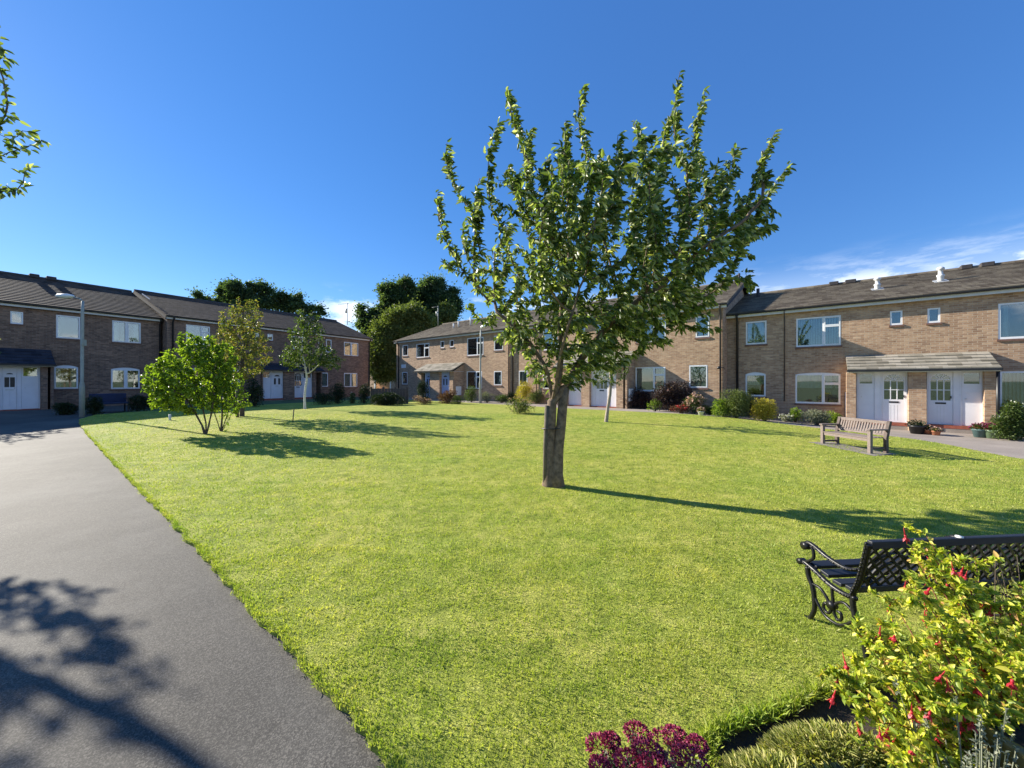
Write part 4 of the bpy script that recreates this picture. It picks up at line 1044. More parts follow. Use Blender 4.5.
# dark close-boarded fence with hedge before the garage
ga = ground_at(371, 404); gb = ground_at(407, 404)
Fe = empty('wooden_fence', ga, math.atan2(gb.y-ga.y, gb.x-ga.x), 'low dark boarded fence in front of the orange garage door', 'fence'); L = (gb-ga).length
fb = MB(); n = 24
for i in range(n): fb.box(i*L/n+.005, (i+1)*L/n-.005, -.015+.01*(i % 2), .01+.01*(i % 2), -.1, .95+.02*random.random())
fb.build('boards', M['teakdark'], Fe)
fp = MB()
for i in range(4): MB().box(i*L/3-.05, i*L/3+.05, .03, .12, -.2, 1.05).build('post', M['teakdark'], Fe)
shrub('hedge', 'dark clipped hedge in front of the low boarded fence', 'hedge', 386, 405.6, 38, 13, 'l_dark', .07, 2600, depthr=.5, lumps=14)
# middle terrace
shrub('conifer', 'upright dark green dwarf conifer left of the middle porch', 'shrub', 425, 403, 14, 20, 'l_dark', .05, 2200, lumps=10)
shrub('heather', 'pinkish brown heather in front of the dwarf conifer', 'shrub', 423, 405, 17, 8, 'l_red', .05, 500, flower='f_pink', nfl=60)
shrub('shrub', 'bronze-red shrub in front of the blue door', 'shrub', 446, 404, 24, 13, 'l_red', .06, 1500)
shrub('shrub', 'low olive shrub right of the bronze-red one', 'shrub', 458, 404.5, 14, 8, 'l_olive', .05, 600)
shrub('shrub', 'green shrub under the window left of the far lamp post', 'shrub', 472, 402, 16, 14, 'l_mid', .06, 900)
shrub('shrub', 'straggly grey shrub just right of the far lamp post', 'shrub', 487, 402.5, 14, 10, 'l_grey', .06, 500)
shrub('shrub', 'loose green shrub left of the drainpipes', 'shrub', 501, 402.5, 14, 8, 'l_mid', .06, 600)
shrub('shrub', 'small dark bush below the twin drainpipes', 'shrub', 511, 402.5, 10, 10, 'l_dark', .06, 600)
shrub('golden_shrub', 'golden yellow shrub against the middle terrace left of the cherry trunk', 'shrub', 524.5, 403, 20, 20, 'l_yellow', .06, 1400)
shrub('shrub', 'brownish shrub between golden shrub and cherry trunk', 'shrub', 537, 403.5, 16, 13, 'l_olive', .06, 900)
shrub('spiky_shrub', 'grey-pink spiky shrub standing alone on the lawn left of the cherry trunk', 'shrub', 519, 414, 25, 15, 'l_olive', .085, 520, flower='f_pink', nfl=26, wl=.3, lumps=12)
shrub('shrub', 'near-black bush right of the middle porch by the step', 'shrub', 640, 408, 26, 18, 'l_purple', .06, 1500)
shrub('hydrangea', 'big dark purple bush with a few pink heads under the large window', 'shrub', 672, 411, 48, 28, 'l_purple', .07, 3200, flower='f_pink', nfl=26, fl_size=.07, lumps=14)
shrub('shrub', 'bright green tuft low in the dark purple bush', 'shrub', 655, 411, 12, 11, 'l_bright', .05, 300)
shrub('bedding_plant', 'low red-flowered plants in front of the dark purple bush', 'plant', 682, 413, 20, 7, 'l_red', .05, 500, flower='f_red', nfl=30, fl_size=.05)
shrub('hydrangea', 'faded pink hydrangea below the shadow line of the wall', 'shrub', 694, 413.5, 22, 17, 'l_mid', .06, 600, flower='f_pink', nfl=70, fl_size=.08)
shrub('shrub', 'low green clump at the foot of the pink hydrangea', 'shrub', 710, 414.5, 16, 8, 'l_mid', .05, 700)
shrub('shrub', 'fresh green shrub at the corner of the middle terrace', 'shrub', 725, 417, 20, 16, 'l_bright', .05, 1200)
# right terrace
shrub('shrub', 'brown-green rounded shrub in the angle of the two terraces', 'shrub', 736, 418, 30, 25, 'l_olive', .05, 2600, lumps=12)
shrub('shrub', 'dark shadowed bush left of the yellow ball-shaped one', 'shrub', 750, 417.5, 22, 20, 'l_dark', .05, 1500)
shrub('golden_shrub', 'ball-shaped bright yellow shrub beneath the right terrace windows', 'shrub', 764.5, 420.5, 25, 20, 'l_yellow', .05, 2000, lumps=12)
shrub('bedding_plant', 'white flowers low in the bed right of the yellow shrub', 'plant', 786, 421.5, 14, 6, 'l_grey', .05, 300, flower='f_white', nfl=24, fl_size=.05)
shrub('shrub', 'small yellow-green shrub right of the white flowers', 'shrub', 795, 422, 13, 13, 'l_bright', .05, 500, flower='f_white', nfl=6)
shrub('lavender', 'greyish lavender mound in the bed beside the teak seat', 'shrub', 817, 425, 26, 13, 'l_grey', .06, 1500, wl=.25, lumps=12)
shrub('shrub', 'yellow-green shrub beside the white overflow pipe', 'shrub', 834, 425, 17, 12, 'l_bright', .05, 800)
shrub('flowering_shrub', 'green shrub with yellow flowers by the right-hand blinds window', 'shrub', 1013, 440, 30, 34, 'l_mid', .06, 2600, flower='f_white', nfl=4, lumps=12)
shrub('rose_bush', 'yellow-topped bush partly leaving the right edge', 'shrub', 1016, 432, 26, 30, 'l_bright', .05, 700, flower='l_yellow', nfl=40, fl_size=.07)
shrub('bedding_plant', 'dark red low plants at the foot of the yellow-flowered bush', 'plant', 1001, 438, 16, 9, 'l_red', .045, 500, flower='f_red', nfl=14, fl_size=.04)
# pots on the step
def pot(px, py, r, h, matn, label, lm, flw):
    g = ground_at(px, py); T = empty('plant_pot', g, 0, label, 'plant pot')
    MB().lathe([(0,0),(r*.72,0),(r*.95,h*.8),(r*1.06,h*.82),(r*1.06,h),(r*.92,h),(r*.88,h*.85),(0,h*.85)], n=18).build('pot', M[matn], T, True)
    n = 240; v = unit(rng.normal(size=(n, 3))); v[:, 2] = np.abs(v[:, 2]); p = np.array([0,0,h*.9])+v*rng.uniform(.3, 1, (n, 1))*np.array([r*1.15, r*1.15, h*.75])
    leaves('foliage', p, v+np.array([0,0,.4]), .06, .03, M[lm], T)
    if flw:
        n = 90; v = unit(rng.normal(size=(n, 3))); v[:, 2] = np.abs(v[:, 2]); p = np.array([0,0,h*.95])+v*np.array([r*1.15, r*1.15, h*.8])
        leaves('flower', p, v, .05, .045, M[flw], T)
M['teal'] = plain('teal_pot', (.09,.16,.16), .5, .15, 8); M['greenpot'] = plain('green_pot', (.16,.24,.14), .5, .15, 8); M['terra'] = plain('terracotta', (.42,.17,.09), .8, .2, 8)
pot(917, 433.5, .22, .28, 'black', 'wide dark bowl on the paving between the two arched doors', 'l_dark', None)
pot(928, 434, .14, .16, 'terra', 'small pot of pale pink flowers beside the dark bowl', 'l_mid', 'f_pink')
pot(936, 435, .12, .14, 'terra', 'smallest terracotta pot below the right-hand arched door', 'l_mid', 'f_pink')
pot(979.5, 437, .17, .26, 'teal', 'teal pot of purple flowers before the right-hand store door', 'l_mid', 'f_purple')
pot(992, 438, .17, .26, 'greenpot', 'green pot of purple flowers at the foot of the right pier', 'l_mid', 'f_purple')
pot(701, 416, .12, .2, 'flue', 'pale pot below the pink hydrangea', 'l_mid', 'f_pink')

# ------------------------------------------------------------------ lamp posts
def lamp(px, py, ytop, label, armdir):
    g = ground_at(px, py); s = g.y/F; h = (HY-ytop)*s+HC-g.z
    T = empty('street_lamp', g, 0, label, 'lamp post')
    MB().tube([(0,0,-.1),(0,0,1.25),(0,0,1.27),(0,0,1.45),(0.02,0,h-.5),(.03,0,h)], [.085,.085,.085,.055,.05,.042], 12).build('post', M['metal'], T, True)
    a = Vector(armdir)
    MB().tube([(.03,0,h-.02), tuple(Vector((.03,0,h+.10))+a*.12), tuple(Vector((.03,0,h+.16))+a*.42)], [.024,.022,.022], 8).build('arm', M['metal'], T, True)
    c = Vector((.03,0,h+.19))+a*.68; ax = a.normalized(); ay = Vector((0,0,1)).cross(ax).normalized()
    m = MB(); n = 12
    prof = [(-.36,.02),(-.30,.07),(-.1,.12),(.12,.115),(.26,.08),(.34,.03)]
    b0 = 0
    for t, rr in prof:
        for k in range(n):
            an = 2*math.pi*k/n; m.v.append(tuple(c+ax*t*.95+ay*rr*1.2*math.cos(an)+Vector((0,0,1))*rr*(.75*math.sin(an) if math.sin(an) > 0 else .95*math.sin(an))))
    for i in range(len(prof)-1):
        for k in range(n): m.f.append((i*n+k, i*n+(k+1) % n, (i+1)*n+(k+1) % n, (i+1)*n+k))
    m.f.append(tuple(range(n))[::-1]); m.f.append(tuple((len(prof)-1)*n+k for k in range(n)))
    m.build('lamp_head', M['lampcover'], T, True, fix=True)
    MB().box(.02, .10, -.08, .08, 2.9, 3.15).build('control_box', M['metal'], T)
    return T
lamp(82, 417, 301, 'grey lamp post with white lantern at the end of the asphalt path', (-.95,-.1,0))
lamp(480.3, 403, 330, 'thin grey lamp post in front of the middle terrace', (.3,-.4,0))

# ------------------------------------------------------------------ seats
# teak seat, facing the lawn; local x along its length, back towards +y
A = ground_at(869.5, 455.2); Bp = ground_at(824.5, 446.0)
Lb = (Bp-A).length+.20; T = empty('wooden_bench', (A.x+.02, A.y, A.z+.02), math.atan2(Bp.y-A.y, Bp.x-A.x)-R(4), 'weathered slatted teak seat on the slabs before the right terrace', 'bench')
# local +x runs from the near end to the far end; the seat's back lies towards local -y
bk = -.50
for x in (0, Lb-.07):
    MB().box(x, x+.07, -.07, 0, 0, .62).build('leg', M['teak'], T, bevel=.004)
    m = MB(); m.extr([(bk, 0), (bk+.07, 0), (bk+.07, .42), (bk-.03, .86), (bk-.095, .86), (bk, .42)], lambda u, v, t: (t, u, v), x, x+.07); m.build('leg', M['teakdark'], T, bevel=.004, fix=True)
    MB().box(x-.01, x+.08, bk+.02, .03, .62, .655).build('armrest', M['teak'], T, bevel=.006)
    MB().box(x+.015, x+.055, bk+.07, -.07, .12, .17).build('stretcher', M['teakdark'], T)
T.scale = (1, 1, .885)
s_ = MB(); 
for i in range(5): y = -.005-i*.095; s_.box(.072, Lb-.072, y-.078, y, .405, .43)
s_.build('seat', M['teak'], T, bevel=.003)
MB().box(.072, Lb-.072, -.05, -.02, .33, .402).build('apron', M['teak'], T)
def bkx(z): return bk-(z-.42)/.44*.095
b_ = MB(); b_.bar((.07, bkx(.82)+.03, .815), (Lb-.07, bkx(.82)+.03, .815), .045, .08); b_.bar((.07, bkx(.5)+.04, .49), (Lb-.07, bkx(.5)+.04, .49), .035, .05)
n = 17
for i in range(n):
    x = .07+(Lb-.14)*(i+.5)/n; b_.bar((x, bkx(.5)+.04, .515), (x, bkx(.78)+.03, .775), .038, .014, up=(0,1,0))
b_.build('backrest', M['teak'], T, bevel=.003)
# slabs below it and half-buried slabs beside it
def slabs(name, pts, off, kind=True):
    sheet(name, pts, off, M['slab'], step=.5)
u = Vector((Bp.x-A.x, Bp.y-A.y, 0)).normalized(); w = Vector((u.y, -u.x, 0))
c = Vector((A.x, A.y, 0)); q = [c-u*.35-w*.25*-1, c+u*(Lb+.5)+w*.25, c+u*(Lb+.5)-w*.45, c-u*.35-w*.45]
q = [c-u*.15+w*.62, c+u*(Lb+.1)+w*.62, c+u*(Lb+.15)-w*.12, c-u*.2-w*.15]
slabs('bench_slabs', [(p.x, p.y) for p in q], .036)
# navy garden seat by the left terrace
g = ground_at(107, 413)
T = empty('garden_bench', (g.x-.4, g.y+.5, g.z), FL1.rz, 'dark navy cushioned garden seat against the left terrace', 'bench')
MB().box(-.6,.6,-.3,.3,.38,.45).build('seat', M['navy'], T, bevel=.02); MB().box(-.6,.6,.24,.34,.45,.85).build('backrest', M['navy'], T, bevel=.02)
for x in (-.57, .52):
    for y in (-.28, .24): MB().box(x, x+.05, y, y+.05, 0, .38).build('leg', M['black'], T)
    MB().box(x, x+.05, -.28, .29, .6, .64).build('armrest', M['black'], T); MB().box(x, x+.05, -.28, -.23, .38, .6).build('armrest_post', M['black'], T)

# black cast-iron seat in the foreground: local x along the back, seat towards +y (away from the camera)
T = empty('cast_iron_bench', (2.25, 2.27, .015), R(5), 'black cast-iron and slat seat with a lattice back, nearest the camera', 'bench')
Lb = 1.26
T.scale = (1, 1, .945)
def YS(y): return .09+y*.80
def end_frame(x):
    m = MB()
    def curve(pts, r, n=8): 
        pp = spl([(x, YS(p[0]), p[1]) for p in pts], 6); rr = [r[0]+(r[1]-r[0])*i/(len(pp)-1) for i in range(len(pp))] if hasattr(r, '__len__') else r
        m.tube(pp, rr, n)
    # rear leg sweeping up into the back upright
    curve([(.03,0),(.055,.10),(.13,.26),(.145,.40),(.10,.50),(.06,.64),(.02,.80)], (.016,.019))
    # front leg, s-curved
    curve([(.56,0),(.545,.02),(.50,.12),(.515,.26),(.56,.34),(.575,.41)], (.015,.018))
    m.box(x-.02, x+.02, YS(.0), YS(.06), 0, .016); m.box(x-.02, x+.02, YS(.53), YS(.595), 0, .016)
    # seat rail ending in a scroll
    curve([(.12,.38),(.22,.365),(.36,.375),(.50,.415),(.60,.435),(.635,.43)], (.018,.016))
    m.tube([(x-.024, YS(.64), .43), (x+.024, YS(.64), .43)], .024, 14)
    # arm with scrolled front
    curve([(.075,.60),(.20,.555),(.36,.565),(.50,.60),(.57,.605),(.60,.575)], (.013,.017))
    m.tube([(x-.028, YS(.585), .577), (x+.028, YS(.585), .577)], .030, 14)
    curve([(.60,.44),(.55,.47),(.51,.51),(.515,.56),(.54,.59)], .011)
    # scrolls under the seat
    curve([(.52,.30),(.44,.30),(.37,.25),(.34,.19),(.37,.15),(.41,.17),(.40,.21),(.37,.21)], .010)
    curve([(.15,.28),(.22,.30),(.29,.26),(.31,.19),(.28,.15),(.245,.17),(.25,.21),(.28,.21)], .010)
    curve([(.13,.22),(.24,.13),(.33,.11),(.42,.13),(.51,.22)], .010)
    curve([(.31,.20),(.325,.30),(.33,.37)], .010); m.tube([(x-.02,YS(.33),.23),(x+.02,YS(.33),.23)], .03, 10)
    fr = m.build('end_frame', M['iron'], T, True)
    st = MB()   # beaded decoration down upright and rail
    for pts, k in (([(.145,.40),(.10,.50),(.06,.64),(.02,.80)], 15), ([(.16,.375),(.30,.366),(.50,.415),(.60,.435)], 16), ([(.10,.592),(.20,.555),(.36,.565),(.50,.60)], 12)):
        pp = spl(pts, 10)
        for sx in (-1, 1): st.tube([(x+sx*.018, YS(p[0]), p[1]) for p in pp], .003, 5)
        for i in range(k):
            p = pp[int(i*(len(pp)-1)/(k-1))]
            for sx in (-1, 1): st.lathe([(0,.008),(.006,.005),(.008,0),(.006,-.005),(0,-.008)], (x+sx*.018, YS(p[0]), p[1]), 6)
    st.build('beading', M['iron'], fr, True)
    return fr
end_frame(.02); end_frame(Lb-.02)
for i in range(4):
    y = YS(.20+i*.118); z = .385+(.012 if i == 0 else 0)+max(0, i-1)*.018
    s_ = MB(); s_.obox((Lb/2, y, z+.012), (Lb/2-.045, 0, 0), (0, .034, .005 if i > 1 else 0), (0, 0, .013)); s_.build('seat_slat', M['slat'], T, bevel=.004)
def by(z): return YS(.145-(z-.40)/.40*.125)
bp = MB(); bp.bar((.03, by(.79), .79), (Lb-.03, by(.79), .79), .035, .05); bp.bar((.03, by(.46), .45), (Lb-.03, by(.46), .45), .03, .03)
bp.build('back_rail', M['slat'], T, bevel=.004)
lt = MB(); z0, z1 = .462, .768; n = 22; W2 = Lb-.08
for sgn in (1, -1):
    i = -8
    while i < 30:
        xa = .04+i*.074; xb = xa+sgn*(z1-z0)*.95
        if sgn < 0: xa += .3; xb += .3
        ta, tb = 0.0, 1.0; lo, hi = .04, Lb-.04
        dx = xb-xa
        t1 = (lo-xa)/dx; t2 = (hi-xa)/dx; ta = max(0, min(t1, t2)); tb = min(1, max(t1, t2))
        if tb > ta+.02:
            za, zb_ = z0+(z1-z0)*ta, z0+(z1-z0)*tb
            lt.bar((xa+dx*ta, by(za)+.003*sgn, za), (xa+dx*tb, by(zb_)+.003*sgn, zb_), .017, .012, up=(0,1,0))
        i += 1
for cxx in (.22, .63, 1.04):      # arched cast motifs across the lattice
    for rr in (.12, .17):
        pts = [(cxx+rr*math.cos(R(a)), by(z0+rr*math.sin(R(a))*1.5), z0+rr*math.sin(R(a))*1.5) for a in range(0, 181, 12)]
        lt.tube(pts, .009, 6)
lt.box(.035, .06, by(.6)-.004, by(.6)+.008, .46, .77) if False else None
lt.build('lattice_panel', M['iron'], T)
MB().lathe([(.02,0),(.02,.008),(0,.012)], (Lb*.53, by(.79)-.0, .815), 10).build('bolt', M['flue'], T, True)

# ------------------------------------------------------------------ foreground border
def fz(px, py, Y): return np.array([(px-CX)*Y/F, Y, HC+(HY-py)*Y/F])
# fuchsia: arching stems with small yellow-green leaves and hanging red flowers
Tf = empty('fuchsia_bush', (2.15, 1.55, 0), 0, 'yellow-green fuchsia bush hung with red flowers in front of the iron seat', 'bush')
b0 = np.array([2.15, 1.55, 0]); stem = MB(); LP = []; LD = []; flp = []
tips = [(925,534,1.95,1.5),(905,580,1.8,1),(945,585,1.9,1),(890,610,1.75,1),(975,580,1.9,1),(1000,600,1.8,1),(1018,585,1.95,1),(1040,600,1.7,1),(870,650,1.65,1),(850,628,1.8,1),(838,690,1.7,1),(828,668,1.8,.8),(870,700,1.6,1),(900,650,1.6,1),
        (930,620,1.7,1),(960,625,1.65,1),(990,630,1.6,1),(935,660,1.5,1),(970,670,1.5,1),(1010,660,1.5,1),(905,690,1.5,1),(880,725,1.5,1),(930,705,1.45,1),(965,715,1.42,1),(860,745,1.5,1),(905,740,1.42,1),(1050,640,1.6,1),(1080,620,1.8,1),(920,560,1.95,1),(960,600,2.0,1),(1000,640,1.9,1),
        (890,600,1.9,1),(918,600,1.72,1),(952,640,1.75,1),(1030,680,1.6,1),(845,655,1.72,1),(948,690,1.55,1),(985,695,1.5,1),(1030,640,1.9,1),(912,548,1.98,1),(932,545,1.95,1),(948,566,2.0,1),(975,560,2.0,1)]
for (tx, ty, Y, wgt) in tips:
    tip = fz(tx, ty, Y); root = b0+np.array([rng.normal()*.12+(tip[0]-b0[0])*.35, rng.normal()*.08, 0])
    mid = root*.5+tip*.5+np.array([0,0,.22*rng.uniform(.4,1.2)]); pts = []
    n = 22
    for i in range(n+1):
        t = i/n; pts.append(root*(1-t)**2+2*mid*t*(1-t)+tip*t*t)
    stem.tube(pts, [.006-.0045*i/n for i in range(n+1)], 5)
    for s in range(11):     # side twigs
        i = rng.integers(5, n+1); o = pts[i]; d = unit(rng.normal(size=(1,3))*np.array([1,1,.6])+np.array([0,-.2,.35]))[0]; L = rng.uniform(.06,.20)*(1.1-i/n*.55)
        q = [o, o+d*L*.5+np.array([0,0,.01]), o+d*L+np.array([0,0,-.015])]; stem.tube(q, [.002,.0015,.001], 3)
        for k in range(46):
            t = rng.uniform(.1, 1.0); LP.append(o+d*L*t); LD.append(d*.4+rng.normal(size=3)*.75+np.array([0,0,.25]))
        if rng.uniform() < .16: flp.append(q[2])
    for k in range(70):
        i = rng.integers(6, n+1); LP.append(pts[i]); LD.append(rng.normal(size=3)*.8+np.array([0,0,.3]))
    for k in range(3):
        if rng.uniform() < .4: flp.append(pts[n-k*2])
LP = np.array(LP)-b0; LD = np.array(LD)
nl = len(LP); wpick = rng.uniform(size=nl) < .14
leaves('foliage', LP, LD, np.where(wpick, .038, .023), np.where(wpick, .021, .012), M['l_fuch'], Tf, fold=.2)
mb = MB(); mb.v = [tuple(np.array(v)-b0) for v in stem.v]; mb.f = stem.f; mb.build('stem', M['stemred'], Tf, True)
# one fuchsia flower, then copies
fm = MB(); fm.tube([(0,0,.035),(0,0,0)], [.001,.003], 5); fm.tube([(0,0,0),(0,0,-.012)], [.0045,.004], 6)
for k in range(4):
    a = k*math.pi/2; d = Vector((math.cos(a), math.sin(a), 0)); s = Vector((-d.y, d.x, 0)); 
    fm.quad(Vector((0,0,-.010))+s*.003, Vector((0,0,-.010))-s*.003, d*.010+Vector((0,0,-.020))-s*.005, d*.017+Vector((0,0,-.030)), d*.010+Vector((0,0,-.020))+s*.005)
fm.lathe([(.003,-.012),(.009,-.018),(.009,-.026),(.005,-.030)], n=7); fm.tube([(0,0,-.02),(.001,0,-.05)], .0009, 4)
f0 = fm.build('flower', M['f_red'], Tf, True); fl_me = f0.data
random.shuffle(flp); flp = flp[:99]
for i, p in enumerate(flp):
    o = f0 if i == 0 else f0.copy()
    if i: col.objects.link(o)
    o.parent = Tf; o.location = Vector(p-b0)+Vector((0,0,-.03)); sc_ = random.uniform(.85, 1.25); o.scale = (sc_,)*3; o.rotation_euler = (random.uniform(-.4,.4), random.uniform(-.4,.4), random.uniform(0,6))
print('fuchsia leaves', nl, 'flowers', len(flp))

# sedum with domed dark red heads
Ts = empty('sedum_plant', (.50, 1.42, .0), 0, 'stonecrop with domed crimson flower heads at the bottom edge', 'plant')
tb = np.array([.50, 1.42, 0]); heads = [(601,748,1.66,15),(611,741,1.66,9),(637,734,1.70,13),(668,748,1.6,20),(648,754,1.56,16),(690,760,1.55,17),(675,737,1.7,12),(628,762,1.55,13),(655,768,1.5,16),(600,768,1.55,11),(697,745,1.62,10)]
sm = MB(); lp = []; ld = []
for hx, hy, Y, rp in heads:
    c = fz(hx, hy, Y)-tb; c[2] = max(c[2], .12); rr = rp*Y/F*.80
    root = np.array([c[0]*.6, c[1]*.6, -.02]); sm.tube([root, (root+c)/2+np.array([0,0,.02]), c], [.006,.005,.004], 6)
    for k in range(16):
        t = rng.uniform(.15, .95); a = rng.uniform(0, 6.28); lp.append(root+(c-root)*t); ld.append([math.cos(a), math.sin(a), .5])
    n = 420; v = unit(rng.normal(size=(n, 3))); v[:, 2] = np.abs(v[:, 2])*.9; p = v*np.array([rr*1.15, rr*1.15, rr*.5])*rng.uniform(.82, 1.08, (n, 1))
    hd = leaves('flower_head', p, v+rng.normal(size=(n, 3))*.4, .011, .009, M['f_sedum'], Ts, fold=.1)
    hd.location = tuple(c)
sm.build('stem', M['stemgreen'], Ts, True); leaves('foliage', np.array(lp), np.array(ld), .055, .028, M['l_grey'], Ts)

# low tussocks and leafy plants along the border edge
def tussock(name, label, c, rx, ry, h, n, L, mat, wl=.10):
    T = empty(name, (c[0], c[1], 0), 0, label, 'plant')
    a = rng.uniform(0, 2*math.pi, n); q = np.sqrt(rng.uniform(0, 1, n)); p = np.stack([np.cos(a)*q*rx, np.sin(a)*q*ry, h*(1-q**2)*rng.uniform(.2, 1, n)], 1)
    d = np.stack([np.cos(a)*q, np.sin(a)*q, rng.uniform(.3, 1.1, n)], 1)+rng.normal(size=(n, 3))*.35
    leaves('foliage', p, d, L, L*wl, M[mat], T, fold=.1, curl=.3); return T
tussock('sedge_tussock', 'tawny green sedge mound between stonecrop and fuchsia', (1.14, 1.60, -.02), .28, .17, .14, 6000, .045, 'l_sedge', .08)
tussock('sedge_tussock', 'larger pale green mound beneath the left of the fuchsia', (1.52, 1.74, -.02), .34, .18, .15, 6500, .042, 'l_sedge', .10)
tussock('leafy_plant', 'dark glossy-leaved plant below the fuchsia', (1.36, 1.50, 0), .20, .13, .20, 420, .07, 'l_dark', .42)
tussock('leafy_plant', 'mid green ground cover at the foot of the fuchsia', (1.75, 1.45, 0), .40, .25, .22, 1400, .06, 'l_mid', .45)
tussock('leafy_plant', 'green leafy fill behind the fuchsia stems at the right', (2.7, 1.75, 0), .6, .3, .45, 2600, .05, 'l_fuch', .5)
# pot with dried lavender stalks, bottom right
pc = fz(1022, 735, 1.42)
T = empty('planter', (pc[0]+.06, pc[1], 0), 0, 'olive-brown glazed planter in the bottom right corner', 'planter')
M['glaze'] = plain('olive_glaze', (.16,.13,.05), .25, .2, 7)
MB().lathe([(0,0),(.10,0),(.14,.18),(.15,.40),(.165,.44),(.165,.47),(.145,.47),(.14,.42),(0,.42)], n=28).build('pot', M['glaze'], T, True)
MB().lathe([(0,.43),(.14,.43)], n=20).build('soil', M['soil'], T)
T = empty('lavender', (1.72, 1.38, 0), 0, 'grey dried lavender stalks beside the planter', 'plant')
m = MB(); lp = []; ld = []
for i in range(46):
    a = rng.uniform(0, 6.28); q = rng.uniform(0, .13); tx = np.array([math.cos(a)*q*2.0, math.sin(a)*q*1.4, rng.uniform(.40, .60)]); ro = np.array([math.cos(a)*q*.5, math.sin(a)*q*.5, 0])
    m.tube([ro, (ro+tx)/2, tx], [.0022,.0018,.0014], 4)
    for k in range(14): lp.append(tx-np.array([0,0,.07])*rng.uniform(0,1)); ld.append(rng.normal(size=3)*.6+np.array([0,0,.5]))
m.build('stem', M['l_grey'], T); leaves('foliage', np.array(lp), np.array(ld), .014, .007, M['l_grey'], T)
# thin brown dead stems rising behind the fuchsia at the right edge
T = empty('dried_perennial', (2.75, 1.95, 0), 0, 'thin brown seed-headed stems rising at the right edge by the seat', 'plant')
m = MB(); lp = []; ld = []
for i in range(14):
    tip = fz(rng.uniform(985, 1040), rng.uniform(552, 610), 1.98)-np.array([2.75,1.95,0]); ro = np.array([rng.normal()*.08, rng.normal()*.05, 0]); m.tube([ro, (ro+tip)/2+rng.normal(size=3)*.03, tip], [.003,.0025,.0015], 4)
    for k in range(26): t = rng.uniform(.5, 1); lp.append(ro+(tip-ro)*t+rng.normal(size=3)*.025); ld.append(rng.normal(size=3))
m.build('stem', M['bark2'], T); leaves('foliage', np.array(lp), np.array(ld), .022, .010, M['l_tan'], T)

# ------------------------------------------------------------------ grass
def inside(poly, X, Y):
    poly = np.array(poly); x1, y1 = poly[:, 0], poly[:, 1]; x2, y2 = np.roll(x1, -1), np.roll(y1, -1)
    c = np.zeros(len(X), bool)
    for a, b, c2, d in zip(x1, y1, x2, y2):
        m = ((b > Y) != (d > Y)); 
        if m.any(): c[m] ^= X[m] < (c2-a)*(Y[m]-b)/(d-b)+a
    return c
def vterr(X, Y):
    def sm(a, b, x): t = np.clip((x-a)/(b-a), 0, 1); return t*t*(3-2*t)
    return .38*sm(5, 18, Y)*(1-sm(7, 14, X)*(1-sm(22, 40, Y)))
BX = []; BY = []; BL = []; BW = []
def band(y0, y1, dens, L, W):
    x0, x1 = -y1*1.45-.5, min(y1*1.45+.5, 13.5); n = int((x1-x0)*(y1-y0)*dens)
    X = rng.uniform(x0, x1, n); Y = rng.uniform(y0, y1, n); m = (np.abs(X) < Y*1.42+.3) & inside(lawn_poly, X, Y); X, Y = X[m], Y[m]
    cl = np.sin(X*7.3+Y*3.1)+np.sin(X*3.7-Y*8.9)+rng.normal(size=len(X))*1.0; keep = cl > -1.6; X, Y = X[keep], Y[keep]
    BX.append(X); BY.append(Y); BL.append(np.full(len(X), L)); BW.append(np.full(len(X), W))
band(1.3, 2.6, 15000, .027, .0044); band(2.6, 4.0, 8000, .029, .0055); band(4.0, 6.5, 3000, .031, .008); band(6.5, 10, 900, .033, .013); band(10, 16, 220, .034, .02)
# ragged fringe along the asphalt edge
ed = np.array(edge); i = rng.integers(0, len(ed)-1, 15000); t = rng.uniform(0, 1, len(i)); e = ed[i]*(1-t[:, None])+ed[i+1]*t[:, None]+np.stack([rng.normal(size=len(i))*.016+.012, rng.normal(size=len(i))*.016+.012], 1)
m = (e[:, 1] < 12) ; e = e[m]; BX.append(e[:, 0]); BY.append(e[:, 1]); BL.append(np.full(len(e), .030)); BW.append(np.full(len(e), .0055))
bd = np.array(bed); i = rng.integers(0, len(bd)-1, 5000); t = rng.uniform(0, 1, len(i)); e = bd[i]*(1-t[:, None])+bd[i+1]*t[:, None]+rng.normal(size=(len(i), 2))*.02
BX.append(e[:, 0]); BY.append(e[:, 1]); BL.append(np.full(len(e), .06)); BW.append(np.full(len(e), .005))
X = np.concatenate(BX); Y = np.concatenate(BY); Lg = np.concatenate(BL)*rng.uniform(.5, 1.35, len(X)); Wg = np.concatenate(BW); n = len(X)
Z = vterr(X, Y)+.024; a = rng.uniform(0, 2*math.pi, n); lean = rng.uniform(.2, 1.3, n); b = rng.uniform(0, 2*math.pi, n)
V = np.empty((n, 4, 3)); sx, sy = np.cos(a)*Wg*.5, np.sin(a)*Wg*.5
lx, ly = np.cos(b)*Lg*np.sin(lean), np.sin(b)*Lg*np.sin(lean); lz = Lg*np.cos(lean)
V[:, 0] = np.stack([X-sx, Y-sy, Z], 1); V[:, 1] = np.stack([X+sx, Y+sy, Z], 1)
V[:, 2] = np.stack([X+sx*.7+lx*.45, Y+sy*.7+ly*.45, Z+lz*.62], 1); V[:, 3] = np.stack([X+lx, Y+ly, Z+lz], 1)
b4 = (np.arange(n)*4)[:, None]
gr = np_mesh('grass', V.reshape(-1, 3), b4+np.array([0, 1, 2, 3]), M['blade']); tag(gr, 'mown yellow-green grass covering the lawn', 'grass', kind='stuff')
print('blades', n)

